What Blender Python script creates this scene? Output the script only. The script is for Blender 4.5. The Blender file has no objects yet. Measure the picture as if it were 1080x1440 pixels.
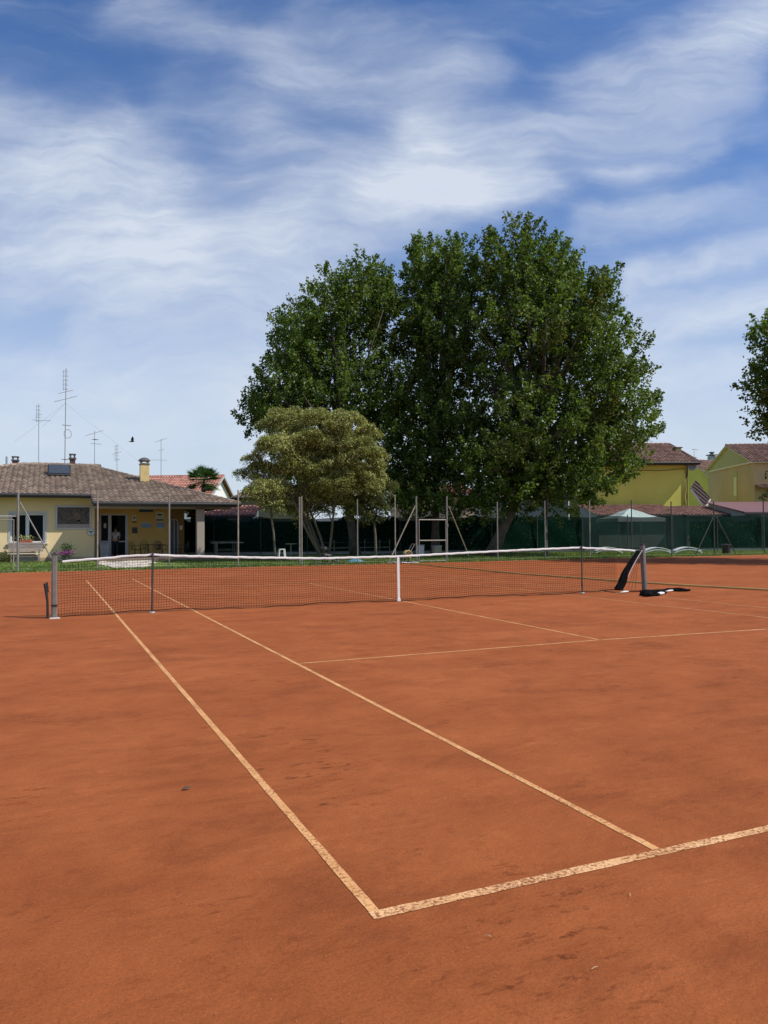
import bpy, math, random
import numpy as np
from mathutils import Vector, Matrix
random.seed(7); rng = np.random.default_rng(11)
S = bpy.context.scene
COL = S.collection
PI = math.pi
rad = math.radians

# ------------------------------------------------------------------ camera geometry (used to survey the photograph)
CAM = np.array([-1.10706, -2.64817, 1.41540]); yaw, pitch, roll, F = 0.409138, 0.0274817, -0.00661989, 1084.346
cy_, sy_ = math.cos(yaw), math.sin(yaw)
fw = np.array([sy_*math.cos(pitch), cy_*math.cos(pitch), math.sin(pitch)])
r0 = np.array([cy_, -sy_, 0]); u0 = np.cross(r0, fw)
RR = math.cos(roll)*r0 + math.sin(roll)*u0; UU = math.cos(roll)*u0 - math.sin(roll)*r0
def ray(a, b): return fw + (a-540)/F*RR - (b-720)/F*UU
def G(a, b, z=0.0):                        # point on the ground seen at a, b
    d = ray(a, b); return CAM + d*(z-CAM[2])/d[2]
def Y(a, b, y):                            # point on the plane y = const
    d = ray(a, b); return CAM + d*(y-CAM[1])/d[1]
def D(a, b, t): return CAM + ray(a, b)*t   # point at depth t
def PL(a, b, p, n):                        # point on a plane
    d = ray(a, b); return CAM + d*(np.dot(np.array(p)-CAM, n)/np.dot(d, n))
SUN = np.array([1.3, -1.0, 1.88]); SUN = SUN/np.linalg.norm(SUN)

# ------------------------------------------------------------------ materials
def mat(name):
    m = bpy.data.materials.new(name); m.use_nodes = True
    return m, m.node_tree.nodes, m.node_tree.links
def principled(n): return next(x for x in n if x.type == 'BSDF_PRINCIPLED')
def plain(name, col, rough=0.6, var=0.12, scale=6.0, metal=0.0, bump=0.0, bscale=60.0, spec=0.5, stretch=None):
    m, n, l = mat(name); p = principled(n)
    p.inputs['Roughness'].default_value = rough; p.inputs['Metallic'].default_value = metal
    p.inputs['Specular IOR Level'].default_value = spec
    tc = n.new('ShaderNodeTexCoord'); src = tc.outputs['Object']
    if stretch:
        mp = n.new('ShaderNodeMapping'); mp.inputs['Scale'].default_value = stretch
        l.new(src, mp.inputs[0]); src = mp.outputs[0]
    no = n.new('ShaderNodeTexNoise'); no.inputs['Scale'].default_value = scale; no.inputs['Detail'].default_value = 6
    l.new(src, no.inputs['Vector'])
    cr = n.new('ShaderNodeValToRGB')
    c = np.array(col)
    cr.color_ramp.elements[0].position = 0.3; cr.color_ramp.elements[1].position = 0.7
    cr.color_ramp.elements[0].color = (*np.clip(c*(1-var), 0, 1), 1)
    cr.color_ramp.elements[1].color = (*np.clip(c*(1+var), 0, 1), 1)
    l.new(no.outputs['Fac'], cr.inputs[0]); l.new(cr.outputs[0], p.inputs['Base Color'])
    if bump:
        b = n.new('ShaderNodeBump'); nb = n.new('ShaderNodeTexNoise'); nb.inputs['Scale'].default_value = bscale
        nb.inputs['Detail'].default_value = 4
        l.new(src, nb.inputs['Vector']); l.new(nb.outputs['Fac'], b.inputs['Height'])
        b.inputs['Strength'].default_value = bump; b.inputs['Distance'].default_value = 0.02
        l.new(b.outputs[0], p.inputs['Normal'])
    return m

def leaf_mat(name, c_dark, c_mid, c_light, trans=0.35, rough=0.5, nscale=0.35):
    m, n, l = mat(name)
    for x in list(n):
        if x.type != 'OUTPUT_MATERIAL': n.remove(x)
    out = n[0]
    ge = n.new('ShaderNodeNewGeometry')
    cr = n.new('ShaderNodeValToRGB'); e = cr.color_ramp.elements
    e[0].color = (*c_dark, 1); e[1].color = (*c_light, 1); e[1].position = 1.0
    k = e.new(0.55); k.color = (*c_mid, 1)
    tc = n.new('ShaderNodeTexCoord'); no = n.new('ShaderNodeTexNoise'); no.inputs['Scale'].default_value = nscale; no.inputs['Detail'].default_value = 3
    l.new(tc.outputs['Object'], no.inputs['Vector'])
    ad = n.new('ShaderNodeMath'); ad.operation = 'MULTIPLY_ADD'; ad.inputs[1].default_value = 1.6; ad.inputs[2].default_value = -0.8
    l.new(no.outputs['Fac'], ad.inputs[0])
    a2 = n.new('ShaderNodeMath'); a2.operation = 'ADD'; a2.use_clamp = True
    l.new(ad.outputs[0], a2.inputs[0]); l.new(ge.outputs['Random Per Island'], a2.inputs[1])
    l.new(a2.outputs[0], cr.inputs[0])
    d = n.new('ShaderNodeBsdfDiffuse'); t = n.new('ShaderNodeBsdfTranslucent'); g = n.new('ShaderNodeBsdfGlossy')
    g.inputs['Roughness'].default_value = rough; g.inputs['Color'].default_value = (0.9, 0.95, 0.9, 1)
    l.new(cr.outputs[0], d.inputs[0])
    hs = n.new('ShaderNodeHueSaturation'); hs.inputs['Value'].default_value = 1.3; hs.inputs['Saturation'].default_value = 1.15
    l.new(cr.outputs[0], hs.inputs['Color']); l.new(hs.outputs[0], t.inputs[0])
    mx = n.new('ShaderNodeMixShader'); mx.inputs[0].default_value = trans
    l.new(d.outputs[0], mx.inputs[1]); l.new(t.outputs[0], mx.inputs[2])
    m2 = n.new('ShaderNodeMixShader'); m2.inputs[0].default_value = 0.025
    l.new(mx.outputs[0], m2.inputs[1]); l.new(g.outputs[0], m2.inputs[2]); l.new(m2.outputs[0], out.inputs[0])
    return m

def tile_mat(name, c0, c1, c2):
    m, n, l = mat(name); p = principled(n); p.inputs['Roughness'].default_value = 0.85
    at = n.new('ShaderNodeAttribute'); at.attribute_name = 'tile'
    cr = n.new('ShaderNodeValToRGB'); e = cr.color_ramp.elements
    e[0].color = (*c0, 1); e[1].color = (*c2, 1); k = e.new(0.5); k.color = (*c1, 1)
    l.new(at.outputs['Fac'], cr.inputs[0])
    tc = n.new('ShaderNodeTexCoord'); no = n.new('ShaderNodeTexNoise'); no.inputs['Scale'].default_value = 0.7; no.inputs['Detail'].default_value = 8
    l.new(tc.outputs['Object'], no.inputs['Vector'])
    mx = n.new('ShaderNodeMix'); mx.data_type = 'RGBA'; mx.blend_type = 'MULTIPLY'; mx.inputs[0].default_value = 0.8
    r2 = n.new('ShaderNodeValToRGB'); r2.color_ramp.elements[0].position = .35; r2.color_ramp.elements[1].position = .65
    r2.color_ramp.elements[0].color = (.80, .80, .8, 1); r2.color_ramp.elements[1].color = (1.06, 1.05, 1.04, 1)
    l.new(no.outputs['Fac'], r2.inputs[0])
    l.new(cr.outputs[0], mx.inputs[6]); l.new(r2.outputs[0], mx.inputs[7]); l.new(mx.outputs[2], p.inputs['Base Color'])
    return m

def srgb(r, g, b):
    f = lambda c: (c/255/12.92 if c/255 <= .04045 else ((c/255+.055)/1.055)**2.4)
    return (f(r), f(g), f(b))

M = {}
M['galv'] = plain('galvanised_steel', (0.23, 0.225, 0.20), 0.55, 0.2, 8, metal=0.35)
M['galv_beige'] = plain('weathered_post', (0.26, 0.235, 0.185), 0.6, 0.22, 5)
M['dkgreen'] = plain('dark_green_post', (0.045, 0.052, 0.045), 0.5, 0.2)
M['black'] = plain('black_metal', (0.012, 0.012, 0.013), 0.45, 0.2)
M['rubber'] = plain('black_rubber', (0.006, 0.0055, 0.006), 0.95, 0.3, 20, spec=.08)
M['white'] = plain('white_paint', (0.66, 0.66, 0.64), 0.5, 0.06)
M['whitepl'] = plain('white_plastic', (0.72, 0.74, 0.72), 0.35, 0.06)
M['netcord'] = plain('net_cord', (0.012, 0.012, 0.013), 0.8, 0.1, spec=.15)
M['post'] = plain('net_post_paint', (0.155, 0.145, 0.132), 0.45, 0.15, 7)
M['postdk'] = plain('net_post_dark', (0.05, 0.044, 0.042), 0.4, 0.2, 7)
M['wood'] = plain('grey_wood', (0.26, 0.22, 0.20), 0.8, 0.2, 3, stretch=(1, 8, 8))
M['cream'] = plain('cream_render', (0.70, 0.55, 0.31), 0.9, 0.09, 0.7, bump=0.2, bscale=30)
M['ochre'] = plain('ochre_render', (0.62, 0.41, 0.13), 0.9, 0.07, 0.8, bump=0.2, bscale=30)
M['pillar'] = plain('pillar_render', (0.34, 0.29, 0.24), 0.9, 0.06, 1)
M['soffit'] = plain('soffit_wood', (0.12, 0.075, 0.045), 0.8, 0.15, 3)
M['gutter'] = plain('dark_gutter', (0.03, 0.03, 0.032), 0.5, 0.2)
M['tile'] = tile_mat('brown_roof_tile', (0.175, 0.125, 0.09), (0.245, 0.182, 0.135), (0.34, 0.265, 0.20))
M['tilered'] = tile_mat('red_roof_tile', (0.13, 0.066, 0.045), (0.195, 0.105, 0.074), (0.28, 0.16, 0.12))
M['tilelow'] = tile_mat('rust_roof_tile', (0.20, 0.10, 0.072), (0.28, 0.145, 0.105), (0.37, 0.21, 0.155))
M['tileor'] = tile_mat('orange_roof_tile', (0.34, 0.14, 0.10), (0.42, 0.19, 0.135), (0.50, 0.25, 0.19))
M['yellow1'] = plain('yellow_render', (0.68, 0.61, 0.12), 0.9, 0.12, 0.35)
M['olive'] = plain('olive_render', (0.43, 0.43, 0.17), 0.9, 0.05, 0.5)
M['tan'] = plain('tan_render', (0.52, 0.40, 0.19), 0.9, 0.12, 0.35)
M['trim'] = plain('cream_trim', (0.72, 0.66, 0.42), 0.8, 0.05)
M['pinkwall'] = plain('pink_render', (0.45, 0.33, 0.27), 0.9, 0.06, 0.5)
M['whitewall'] = plain('white_render', (0.75, 0.74, 0.72), 0.9, 0.04, 0.5)
M['greywall'] = plain('grey_render', (0.34, 0.36, 0.38), 0.9, 0.05, 0.5)
M['beigewall'] = plain('beige_render', (0.34, 0.30, 0.21), 0.9, 0.05, 0.5)
M['brick'] = plain('dark_brick', (0.12, 0.055, 0.05), 0.9, 0.3, 6)
M['chimney'] = plain('yellow_chimney', (0.60, 0.46, 0.20), 0.9, 0.12, 3)
M['concrete'] = plain('dark_concrete', (0.10, 0.095, 0.09), 0.9, 0.2, 5)
M['glass'] = plain('dark_glass', (0.006, 0.008, 0.009), 0.25, 0.1, spec=.05)
M['solar'] = plain('solar_glass', (0.05, 0.06, 0.075), 0.25, 0.1)
M['alu'] = plain('grey_aluminium', (0.42, 0.43, 0.45), 0.5, 0.08, metal=0.2)
M['winwhite'] = plain('window_paint', (0.58, 0.60, 0.62), 0.5, 0.05)
M['terracotta'] = plain('terracotta', (0.36, 0.10, 0.05), 0.85, 0.2)
M['blue1'] = plain('blue_sign_paint', (0.16, 0.30, 0.52), 0.5, 0.05)
M['navy'] = plain('navy_sign_paint', (0.015, 0.05, 0.075), 0.4, 0.1)
M['paper'] = plain('notice_paper', (0.60, 0.58, 0.52), 0.8, 0.05)
M['ink'] = plain('dark_ink', (0.05, 0.05, 0.05), 0.8, 0.05)
M['redink'] = plain('rust_ink', (0.30, 0.10, 0.06), 0.8, 0.05)
M['hose'] = plain('yellow_hose', (0.46, 0.33, 0.10), 0.6, 0.12, 4)
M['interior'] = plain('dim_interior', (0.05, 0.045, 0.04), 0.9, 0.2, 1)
M['stone'] = plain('pale_paving', (0.62, 0.54, 0.45), 0.9, 0.15, 2)
M['porch'] = plain('porch_tiles', (0.22, 0.16, 0.12), 0.8, 0.12, 2)
M['skin'] = plain('skin', (0.42, 0.24, 0.17), 0.6, 0.05)
M['shirt'] = plain('white_shirt', (0.45, 0.45, 0.46), 0.9, 0.05)
M['trousers'] = plain('navy_trousers', (0.03, 0.035, 0.055), 0.9, 0.1)
M['hair'] = plain('dark_hair', (0.02, 0.015, 0.012), 0.7, 0.1)
M['bark'] = plain('plane_bark', (0.10, 0.085, 0.065), 0.9, 0.4, 2.5, bump=0.5, bscale=12)
M['bark2'] = plain('grey_bark', (0.11, 0.095, 0.07), 0.9, 0.3, 3, bump=0.5, bscale=15)
M['leafA'] = leaf_mat('plane_leaf', (0.046, 0.080, 0.015), (0.094, 0.150, 0.028), (0.18, 0.235, 0.055), .47)
M['leafC'] = leaf_mat('plane_leaf_yellowed', (0.045, 0.072, 0.014), (0.092, 0.132, 0.026), (0.19, 0.195, 0.05), .45)
M['leafB'] = leaf_mat('variegated_leaf', (0.15, 0.17, 0.038), (0.33, 0.345, 0.09), (0.66, 0.65, 0.28), 0.3, nscale=0.6)
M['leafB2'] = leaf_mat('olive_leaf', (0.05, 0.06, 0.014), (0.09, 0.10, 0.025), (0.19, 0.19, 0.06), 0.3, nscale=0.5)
M['palm'] = leaf_mat('palm_leaf', (0.035, 0.07, 0.02), (0.06, 0.12, 0.035), (0.12, 0.2, 0.06), 0.3)
M['shrub'] = leaf_mat('shrub_leaf', (0.03, 0.06, 0.015), (0.05, 0.1, 0.03), (0.1, 0.16, 0.05), 0.2)
M['backing'] = leaf_mat('backing_leaf', (0.005, 0.012, 0.006), (0.009, 0.018, 0.008), (0.014, 0.028, 0.011), 0.05)  # near black so the space behind the screen stays dark
M['petal'] = leaf_mat('purple_petal', (0.28, 0.05, 0.22), (0.42, 0.10, 0.36), (0.55, 0.25, 0.5), 0.2)
M['petalred'] = leaf_mat('pale_petal', (0.3, 0.32, 0.1), (0.35, 0.4, 0.15), (0.45, 0.45, 0.2), 0.2)
M['grass'] = leaf_mat('grass_blade', (0.075, 0.13, 0.022), (0.13, 0.20, 0.038), (0.26, 0.28, 0.08), 0.3, nscale=0.25)
M['deadleaf'] = plain('dead_leaf', (0.05, 0.045, 0.03), 0.8, 0.3, 40)
M['straw'] = plain('straw', (0.5, 0.36, 0.2), 0.8, 0.2, 40)
M['pebble'] = plain('pebble', (0.33, 0.12, 0.055), 0.9, 0.35, 40)
M['bluetarp'] = plain('blue_plastic', (0.05, 0.2, 0.3), 0.5, 0.15)
M['pebble2'] = plain('brown_board', (0.06, 0.035, 0.03), 0.8, 0.1)

def clay_material():
    m, n, l = mat('red_clay'); p = principled(n); p.inputs['Roughness'].default_value = 0.95
    p.inputs['Specular IOR Level'].default_value = 0.15
    tc = n.new('ShaderNodeTexCoord')
    def noise(scale, det=5, rough=.55, sx=1, sy=1, dist=0):
        mp = n.new('ShaderNodeMapping'); mp.inputs['Scale'].default_value = (sx, sy, 1); mp.inputs['Location'].default_value = (scale*.37, scale*.11, 0)
        l.new(tc.outputs['Object'], mp.inputs[0])
        a = n.new('ShaderNodeTexNoise'); a.inputs['Scale'].default_value = scale; a.inputs['Detail'].default_value = det
        a.inputs['Roughness'].default_value = rough; a.inputs['Distortion'].default_value = dist
        l.new(mp.outputs[0], a.inputs['Vector']); return a.outputs['Fac']
    def ramp(f, a, b, ca, cb):
        r = n.new('ShaderNodeValToRGB'); r.color_ramp.elements[0].position = a; r.color_ramp.elements[1].position = b
        r.color_ramp.elements[0].color = (*ca, 1); r.color_ramp.elements[1].color = (*cb, 1); l.new(f, r.inputs[0]); return r.outputs[0]
    def mul(a, b, fac=1.0):
        x = n.new('ShaderNodeMix'); x.data_type = 'RGBA'; x.blend_type = 'MULTIPLY'; x.inputs[0].default_value = fac
        l.new(a, x.inputs[6]); l.new(b, x.inputs[7]); return x.outputs[2]
    base = ramp(noise(0.35, 6, .6, 1, 1.3), .32, .68, CLAY0, CLAY1)
    g1 = ramp(noise(2.2, 8, .65, 1, 1, .3), .32, .68, (.85, .82, .80), (1.08, 1.10, 1.12))
    g2 = ramp(noise(1.1, 10, .74, .8, 1.7, .5), .50, .74, (1, 1, 1), (.62, .57, .53))      # scuffed darker marks
    g5 = ramp(noise(7.5, 8, .76, .75, 1.6, .6), .56, .76, (1, 1, 1), (.58, .52, .48))
    g3 = ramp(noise(210, 4, .75), .28, .72, (.70, .67, .64), (1.28, 1.30, 1.32))           # grain
    g4 = ramp(noise(75, 6, .85), .34, .66, (.78, .75, .72), (1.20, 1.22, 1.24))
    g6 = ramp(noise(0.8, 5, .6, .35, 1.4, .4), .6, .78, (1, 1, 1), (1.14, 1.22, 1.30))   # dusty paler swirls
    clus = ramp(noise(.9, 4, .6), .52, .66, (0, 0, 0), (1, 1, 1)); spot = ramp(noise(11, 7, .72, .7, 1.5, .3), .545, .63, (1, 1, 1), (.50, .44, .40))
    mxs = n.new('ShaderNodeMix'); mxs.data_type = 'RGBA'; l.new(clus, mxs.inputs[0]); mxs.inputs[6].default_value = (1, 1, 1, 1); l.new(spot, mxs.inputs[7]); spots = mxs.outputs[2]
    vo = n.new('ShaderNodeTexVoronoi'); vo.feature = 'F1'; vo.inputs['Scale'].default_value = .75; vo.inputs['Randomness'].default_value = 1
    mpv = n.new('ShaderNodeMapping'); mpv.inputs['Scale'].default_value = (1, 1.6, 1); wpn = n.new('ShaderNodeTexNoise'); wpn.inputs['Scale'].default_value = 9; wpn.inputs['Detail'].default_value = 4
    l.new(tc.outputs['Object'], wpn.inputs['Vector']); vm = n.new('ShaderNodeVectorMath'); vm.operation = 'MULTIPLY_ADD'; l.new(wpn.outputs['Color'], vm.inputs[0]); vm.inputs[1].default_value = (.09, .09, 0); l.new(tc.outputs['Object'], vm.inputs[2])
    l.new(vm.outputs[0], mpv.inputs[0]); l.new(mpv.outputs[0], vo.inputs['Vector']); ball = ramp(vo.outputs['Distance'], .025, .06, (.62, .56, .52), (1, 1, 1))
    swirl = ramp(noise(1.7, 9, .72, .35, 2.2, 1.2), .60, .74, (1, 1, 1), (1.22, 1.32, 1.42))
    c = mul(base, g1); c = mul(c, spots); c = mul(c, ball, .7); c = mul(c, swirl, .8); c = mul(c, g2, .8); c = mul(c, g5, .7); c = mul(c, g3, .85); c = mul(c, g4); c = mul(c, g6)
    l.new(c, p.inputs['Base Color'])
    h1 = noise(260, 3, .7); h2 = noise(5, 6, .65, 1, 1.5)
    b1 = n.new('ShaderNodeBump'); b1.inputs['Strength'].default_value = .8; b1.inputs['Distance'].default_value = .004; l.new(h1, b1.inputs['Height'])
    b2 = n.new('ShaderNodeBump'); b2.inputs['Strength'].default_value = .5; b2.inputs['Distance'].default_value = .03; l.new(h2, b2.inputs['Height'])
    l.new(b1.outputs[0], b2.inputs['Normal']); l.new(b2.outputs[0], p.inputs['Normal'])
    return m
CLAY0 = (0.292, 0.079, 0.0225); CLAY1 = (0.368, 0.107, 0.033)
M['clay'] = clay_material()

def line_material(name, c, wear):
    m, n, l = mat(name); p = principled(n); p.inputs['Roughness'].default_value = 0.85; p.inputs['Specular IOR Level'].default_value = .2
    tc = n.new('ShaderNodeTexCoord')
    def noise(s, d=5, r=.65):
        a = n.new('ShaderNodeTexNoise'); a.inputs['Scale'].default_value = s; a.inputs['Detail'].default_value = d; a.inputs['Roughness'].default_value = r
        l.new(tc.outputs['Object'], a.inputs['Vector']); return a.outputs['Fac']
    r = n.new('ShaderNodeValToRGB'); r.color_ramp.elements[0].position = wear; r.color_ramp.elements[1].position = wear+.13
    r.color_ramp.elements[0].color = (0.25, 0.085, 0.032, 1); r.color_ramp.elements[1].color = (*c, 1)
    lo = n.new('ShaderNodeMath'); lo.operation = 'MULTIPLY_ADD'; lo.inputs[1].default_value = .42; lo.inputs[2].default_value = -.19; l.new(noise(2.6, 5, .7), lo.inputs[0])
    ad = n.new('ShaderNodeMath'); l.new(noise(58, 7, .72), ad.inputs[0]); l.new(lo.outputs[0], ad.inputs[1]); l.new(ad.outputs[0], r.inputs[0])
    r2 = n.new('ShaderNodeValToRGB'); r2.color_ramp.elements[0].position = .3; r2.color_ramp.elements[1].position = .7
    r2.color_ramp.elements[0].color = (.74, .60, .48, 1); r2.color_ramp.elements[1].color = (1.08, 1.10, 1.12, 1); l.new(noise(3, 8, .75), r2.inputs[0])
    mx = n.new('ShaderNodeMix'); mx.data_type = 'RGBA'; mx.blend_type = 'MULTIPLY'; mx.inputs[0].default_value = 1
    l.new(r.outputs[0], mx.inputs[6]); l.new(r2.outputs[0], mx.inputs[7]); l.new(mx.outputs[2], p.inputs['Base Color'])
    return m
M['line_near'] = line_material('court_line_baseline', (0.76, 0.46, 0.23), .43)
M['line_side'] = line_material('court_line_side', (0.69, 0.375, 0.16), .395)
M['line_far'] = line_material('court_line_dusty', (0.66, 0.36, 0.17), .41)

def ground_material():
    m, n, l = mat('lawn_soil'); p = principled(n); p.inputs['Roughness'].default_value = 0.95; p.inputs['Specular IOR Level'].default_value = .1
    tc = n.new('ShaderNodeTexCoord')
    a = n.new('ShaderNodeTexNoise'); a.inputs['Scale'].default_value = .45; a.inputs['Detail'].default_value = 9; a.inputs['Roughness'].default_value = .7
    l.new(tc.outputs['Object'], a.inputs['Vector'])
    r = n.new('ShaderNodeValToRGB'); e = r.color_ramp.elements
    e[0].position = .32; e[0].color = (.075, .13, .025, 1); e[1].position = .70; e[1].color = (.24, .25, .075, 1)
    k = e.new(.5); k.color = (.13, .185, .04, 1)
    l.new(a.outputs['Fac'], r.inputs[0]); l.new(r.outputs[0], p.inputs['Base Color'])
    return m
M['ground'] = ground_material()

def net_screen_material():
    m, n, l = mat('green_shade_net'); out = next(x for x in n if x.type == 'OUTPUT_MATERIAL'); p = principled(n)
    p.inputs['Base Color'].default_value = (0.0045, 0.026, 0.017, 1); p.inputs['Roughness'].default_value = .9; p.inputs['Specular IOR Level'].default_value = .04
    tr = n.new('ShaderNodeBsdfTransparent'); mx = n.new('ShaderNodeMixShader')
    tc = n.new('ShaderNodeTexCoord'); a = n.new('ShaderNodeTexNoise'); a.inputs['Scale'].default_value = .6; a.inputs['Detail'].default_value = 3
    l.new(tc.outputs['Object'], a.inputs['Vector'])
    mr = n.new('ShaderNodeMapRange'); mr.inputs[3].default_value = .12; mr.inputs[4].default_value = .22
    l.new(a.outputs['Fac'], mr.inputs[0]); l.new(mr.outputs[0], mx.inputs[0])
    l.new(p.outputs[0], mx.inputs[1]); l.new(tr.outputs[0], mx.inputs[2]); l.new(mx.outputs[0], out.inputs[0])
    return m
M['screen'] = net_screen_material()

def picture_material():
    m, n, l = mat('printed_photo'); p = principled(n); p.inputs['Roughness'].default_value = .5
    tc = n.new('ShaderNodeTexCoord'); a = n.new('ShaderNodeTexVoronoi'); a.inputs['Scale'].default_value = 9
    l.new(tc.outputs['Object'], a.inputs['Vector'])
    r = n.new('ShaderNodeValToRGB'); r.color_ramp.elements[0].color = (.012, .012, .014, 1); r.color_ramp.elements[1].color = (.10, .075, .06, 1)
    l.new(a.outputs['Color'], r.inputs[0]); l.new(r.outputs[0], p.inputs['Base Color']); return m
M['picture'] = picture_material()

# ------------------------------------------------------------------ object helpers
ORG = {}
def tag(o, label=None, cat=None, group=None, kind=None):
    if label: o['label'] = label
    if cat: o['category'] = cat
    if group: o['group'] = group
    if kind: o['kind'] = kind
    return o
def empty(name, loc, label, cat, group=None):
    o = bpy.data.objects.new(name, None); COL.objects.link(o); o.location = Vector([float(c) for c in loc])
    o.empty_display_size = .3
    ORG[o.name] = np.array([float(c) for c in loc]); return tag(o, label, cat, group)
class MB:
    def __init__(s): s.v = []; s.f = []; s.mi = []; s.t = []; s.k = 0
    def add(s, vs, fs, tv=None):
        b = len(s.v); s.v += [tuple(map(float, x)) for x in vs]
        for f in fs:
            s.f.append(tuple(b+i for i in f)); s.mi.append(s.k); s.t.append(0.5 if tv is None else tv)
        return s
    def box(s, c, size, rot=0.0, R=None):
        hx, hy, hz = [x/2 for x in size]; c = np.array(c, float)
        vs = []
        for z in (-hz, hz):
            for (x, y) in ((-hx, -hy), (hx, -hy), (hx, hy), (-hx, hy)):
                p = np.array([x, y, z])
                if R is not None: p = R @ p
                elif rot: p = np.array([x*math.cos(rot)-y*math.sin(rot), x*math.sin(rot)+y*math.cos(rot), z])
                vs.append(c+p)
        return s.add(vs, [(3,2,1,0),(4,5,6,7),(0,1,5,4),(1,2,6,5),(2,3,7,6),(3,0,4,7)])
    def bb(s, a, b):                         # box from corner to corner
        a = np.array(a, float); b = np.array(b, float); return s.box((a+b)/2, np.abs(b-a))
    def beam(s, p0, p1, w, h):               # rectangular bar
        p0 = np.array(p0, float); p1 = np.array(p1, float); d = p1-p0; L = np.linalg.norm(d); d = d/L
        up = np.array([0, 0, 1.]) if abs(d[2]) < .95 else np.array([0, 1., 0]); a = np.cross(d, up); a /= np.linalg.norm(a); b = np.cross(a, d)
        vs = [p0+a*w/2*i+b*h/2*j for i, j in ((-1,-1),(1,-1),(1,1),(-1,1))]+[p1+a*w/2*i+b*h/2*j for i, j in ((-1,-1),(1,-1),(1,1),(-1,1))]
        return s.add(vs, [(3,2,1,0),(4,5,6,7),(0,1,5,4),(1,2,6,5),(2,3,7,6),(3,0,4,7)])
    def tube(s, pts, r, n=8, cap=True):
        pts = [np.array(p, float) for p in pts]
        rs = [r]*len(pts) if not hasattr(r, '__len__') else list(r)
        vs = []; a = None
        for i, p in enumerate(pts):
            d = (pts[min(i+1, len(pts)-1)]-pts[max(i-1, 0)]); d = d/(np.linalg.norm(d)+1e-9)
            if a is None:
                up = np.array([0, 0, 1.]) if abs(d[2]) < .9 else np.array([1., 0, 0]); a = np.cross(d, up)
            a = a-d*np.dot(a, d); a /= (np.linalg.norm(a)+1e-9); b = np.cross(d, a)
            for k in range(n):
                t = 2*PI*k/n; vs.append(p+(a*math.cos(t)+b*math.sin(t))*rs[i])
        fs = []
        for i in range(len(pts)-1):
            for k in range(n):
                k2 = (k+1) % n; fs.append((i*n+k, i*n+k2, (i+1)*n+k2, (i+1)*n+k))
        if cap: fs.append(tuple(range(n-1, -1, -1))); fs.append(tuple((len(pts)-1)*n+k for k in range(n)))
        return s.add(vs, fs)
    def lathe(s, c, prof, n=16):             # prof: (r, z)
        c = np.array(c, float); vs = []
        for r, z in prof:
            for k in range(n):
                t = 2*PI*k/n; vs.append(c+np.array([r*math.cos(t), r*math.sin(t), z]))
        fs = [(i*n+k, i*n+(k+1) % n, (i+1)*n+(k+1) % n, (i+1)*n+k) for i in range(len(prof)-1) for k in range(n)]
        return s.add(vs, fs)
    def quad(s, a, b, c, d): return s.add([a, b, c, d], [(0, 1, 2, 3)])
    def slab(s, pts, thick):                 # convex polygon with thickness vector
        n = len(pts); t = np.array(thick, float); pts = [np.array(p, float) for p in pts]
        return s.add(pts+[p+t for p in pts], [tuple(range(n-1, -1, -1)), tuple(range(n, 2*n))]+[(i, (i+1) % n, n+(i+1) % n, n+i) for i in range(n)])
    def build(s, name, mats, parent=None, smooth=False, label=None, bevel=0):
        me = bpy.data.meshes.new(name)
        org = ORG.get(parent.name, np.zeros(3)) if parent else np.zeros(3)
        if not isinstance(mats, (list, tuple)): mats = [mats]
        V = np.array(s.v)
        if parent is None: org = np.array([V[:, 0].mean(), V[:, 1].mean(), V[:, 2].min()])
        me.from_pydata([tuple(x) for x in (V-org)], [], s.f)
        for m_ in mats: me.materials.append(m_)
        me.polygons.foreach_set('material_index', s.mi)
        if any(t != .5 for t in s.t):
            at = me.attributes.new('tile', 'FLOAT', 'FACE'); at.data.foreach_set('value', s.t)
        if smooth: me.polygons.foreach_set('use_smooth', [True]*len(s.f))
        me.update()
        o = bpy.data.objects.new(name, me); COL.objects.link(o)
        if parent: o.parent = parent
        else: o.location = Vector(org)
        ORG[o.name] = org
        if label: o['label'] = label
        if bevel:
            b = o.modifiers.new('Bevel', 'BEVEL'); b.width = bevel; b.segments = 2; b.limit_method = 'ANGLE'
        return o
def fast_mesh(name, V, faces4, material, parent=None, mi=None, mats=None):
    me = bpy.data.meshes.new(name); org = ORG.get(parent.name, np.zeros(3)) if parent else np.zeros(3)
    V = np.asarray(V, np.float32)-org.astype(np.float32); nf = len(faces4); k = faces4.shape[1]
    me.vertices.add(len(V)); me.vertices.foreach_set('co', V.ravel())
    me.loops.add(nf*k); me.loops.foreach_set('vertex_index', faces4.astype(np.int32).ravel())
    me.polygons.add(nf); me.polygons.foreach_set('loop_start', np.arange(nf, dtype=np.int32)*k)
    for m_ in (mats or [material]): me.materials.append(m_)
    if mi is not None: me.polygons.foreach_set('material_index', mi.astype(np.int32))
    me.update(calc_edges=True); me.validate()
    o = bpy.data.objects.new(name, me); COL.objects.link(o)
    if parent: o.parent = parent
    ORG[o.name] = org
    return o
def children(o): return [c for c in bpy.data.objects if c.parent == o]
def copy_tree(o, parent=None):
    c = o.copy(); COL.objects.link(c); ORG[c.name] = ORG.get(o.name, np.zeros(3))
    if parent: c.parent = parent
    for ch in children(o): copy_tree(ch, c)
    return c

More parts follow.
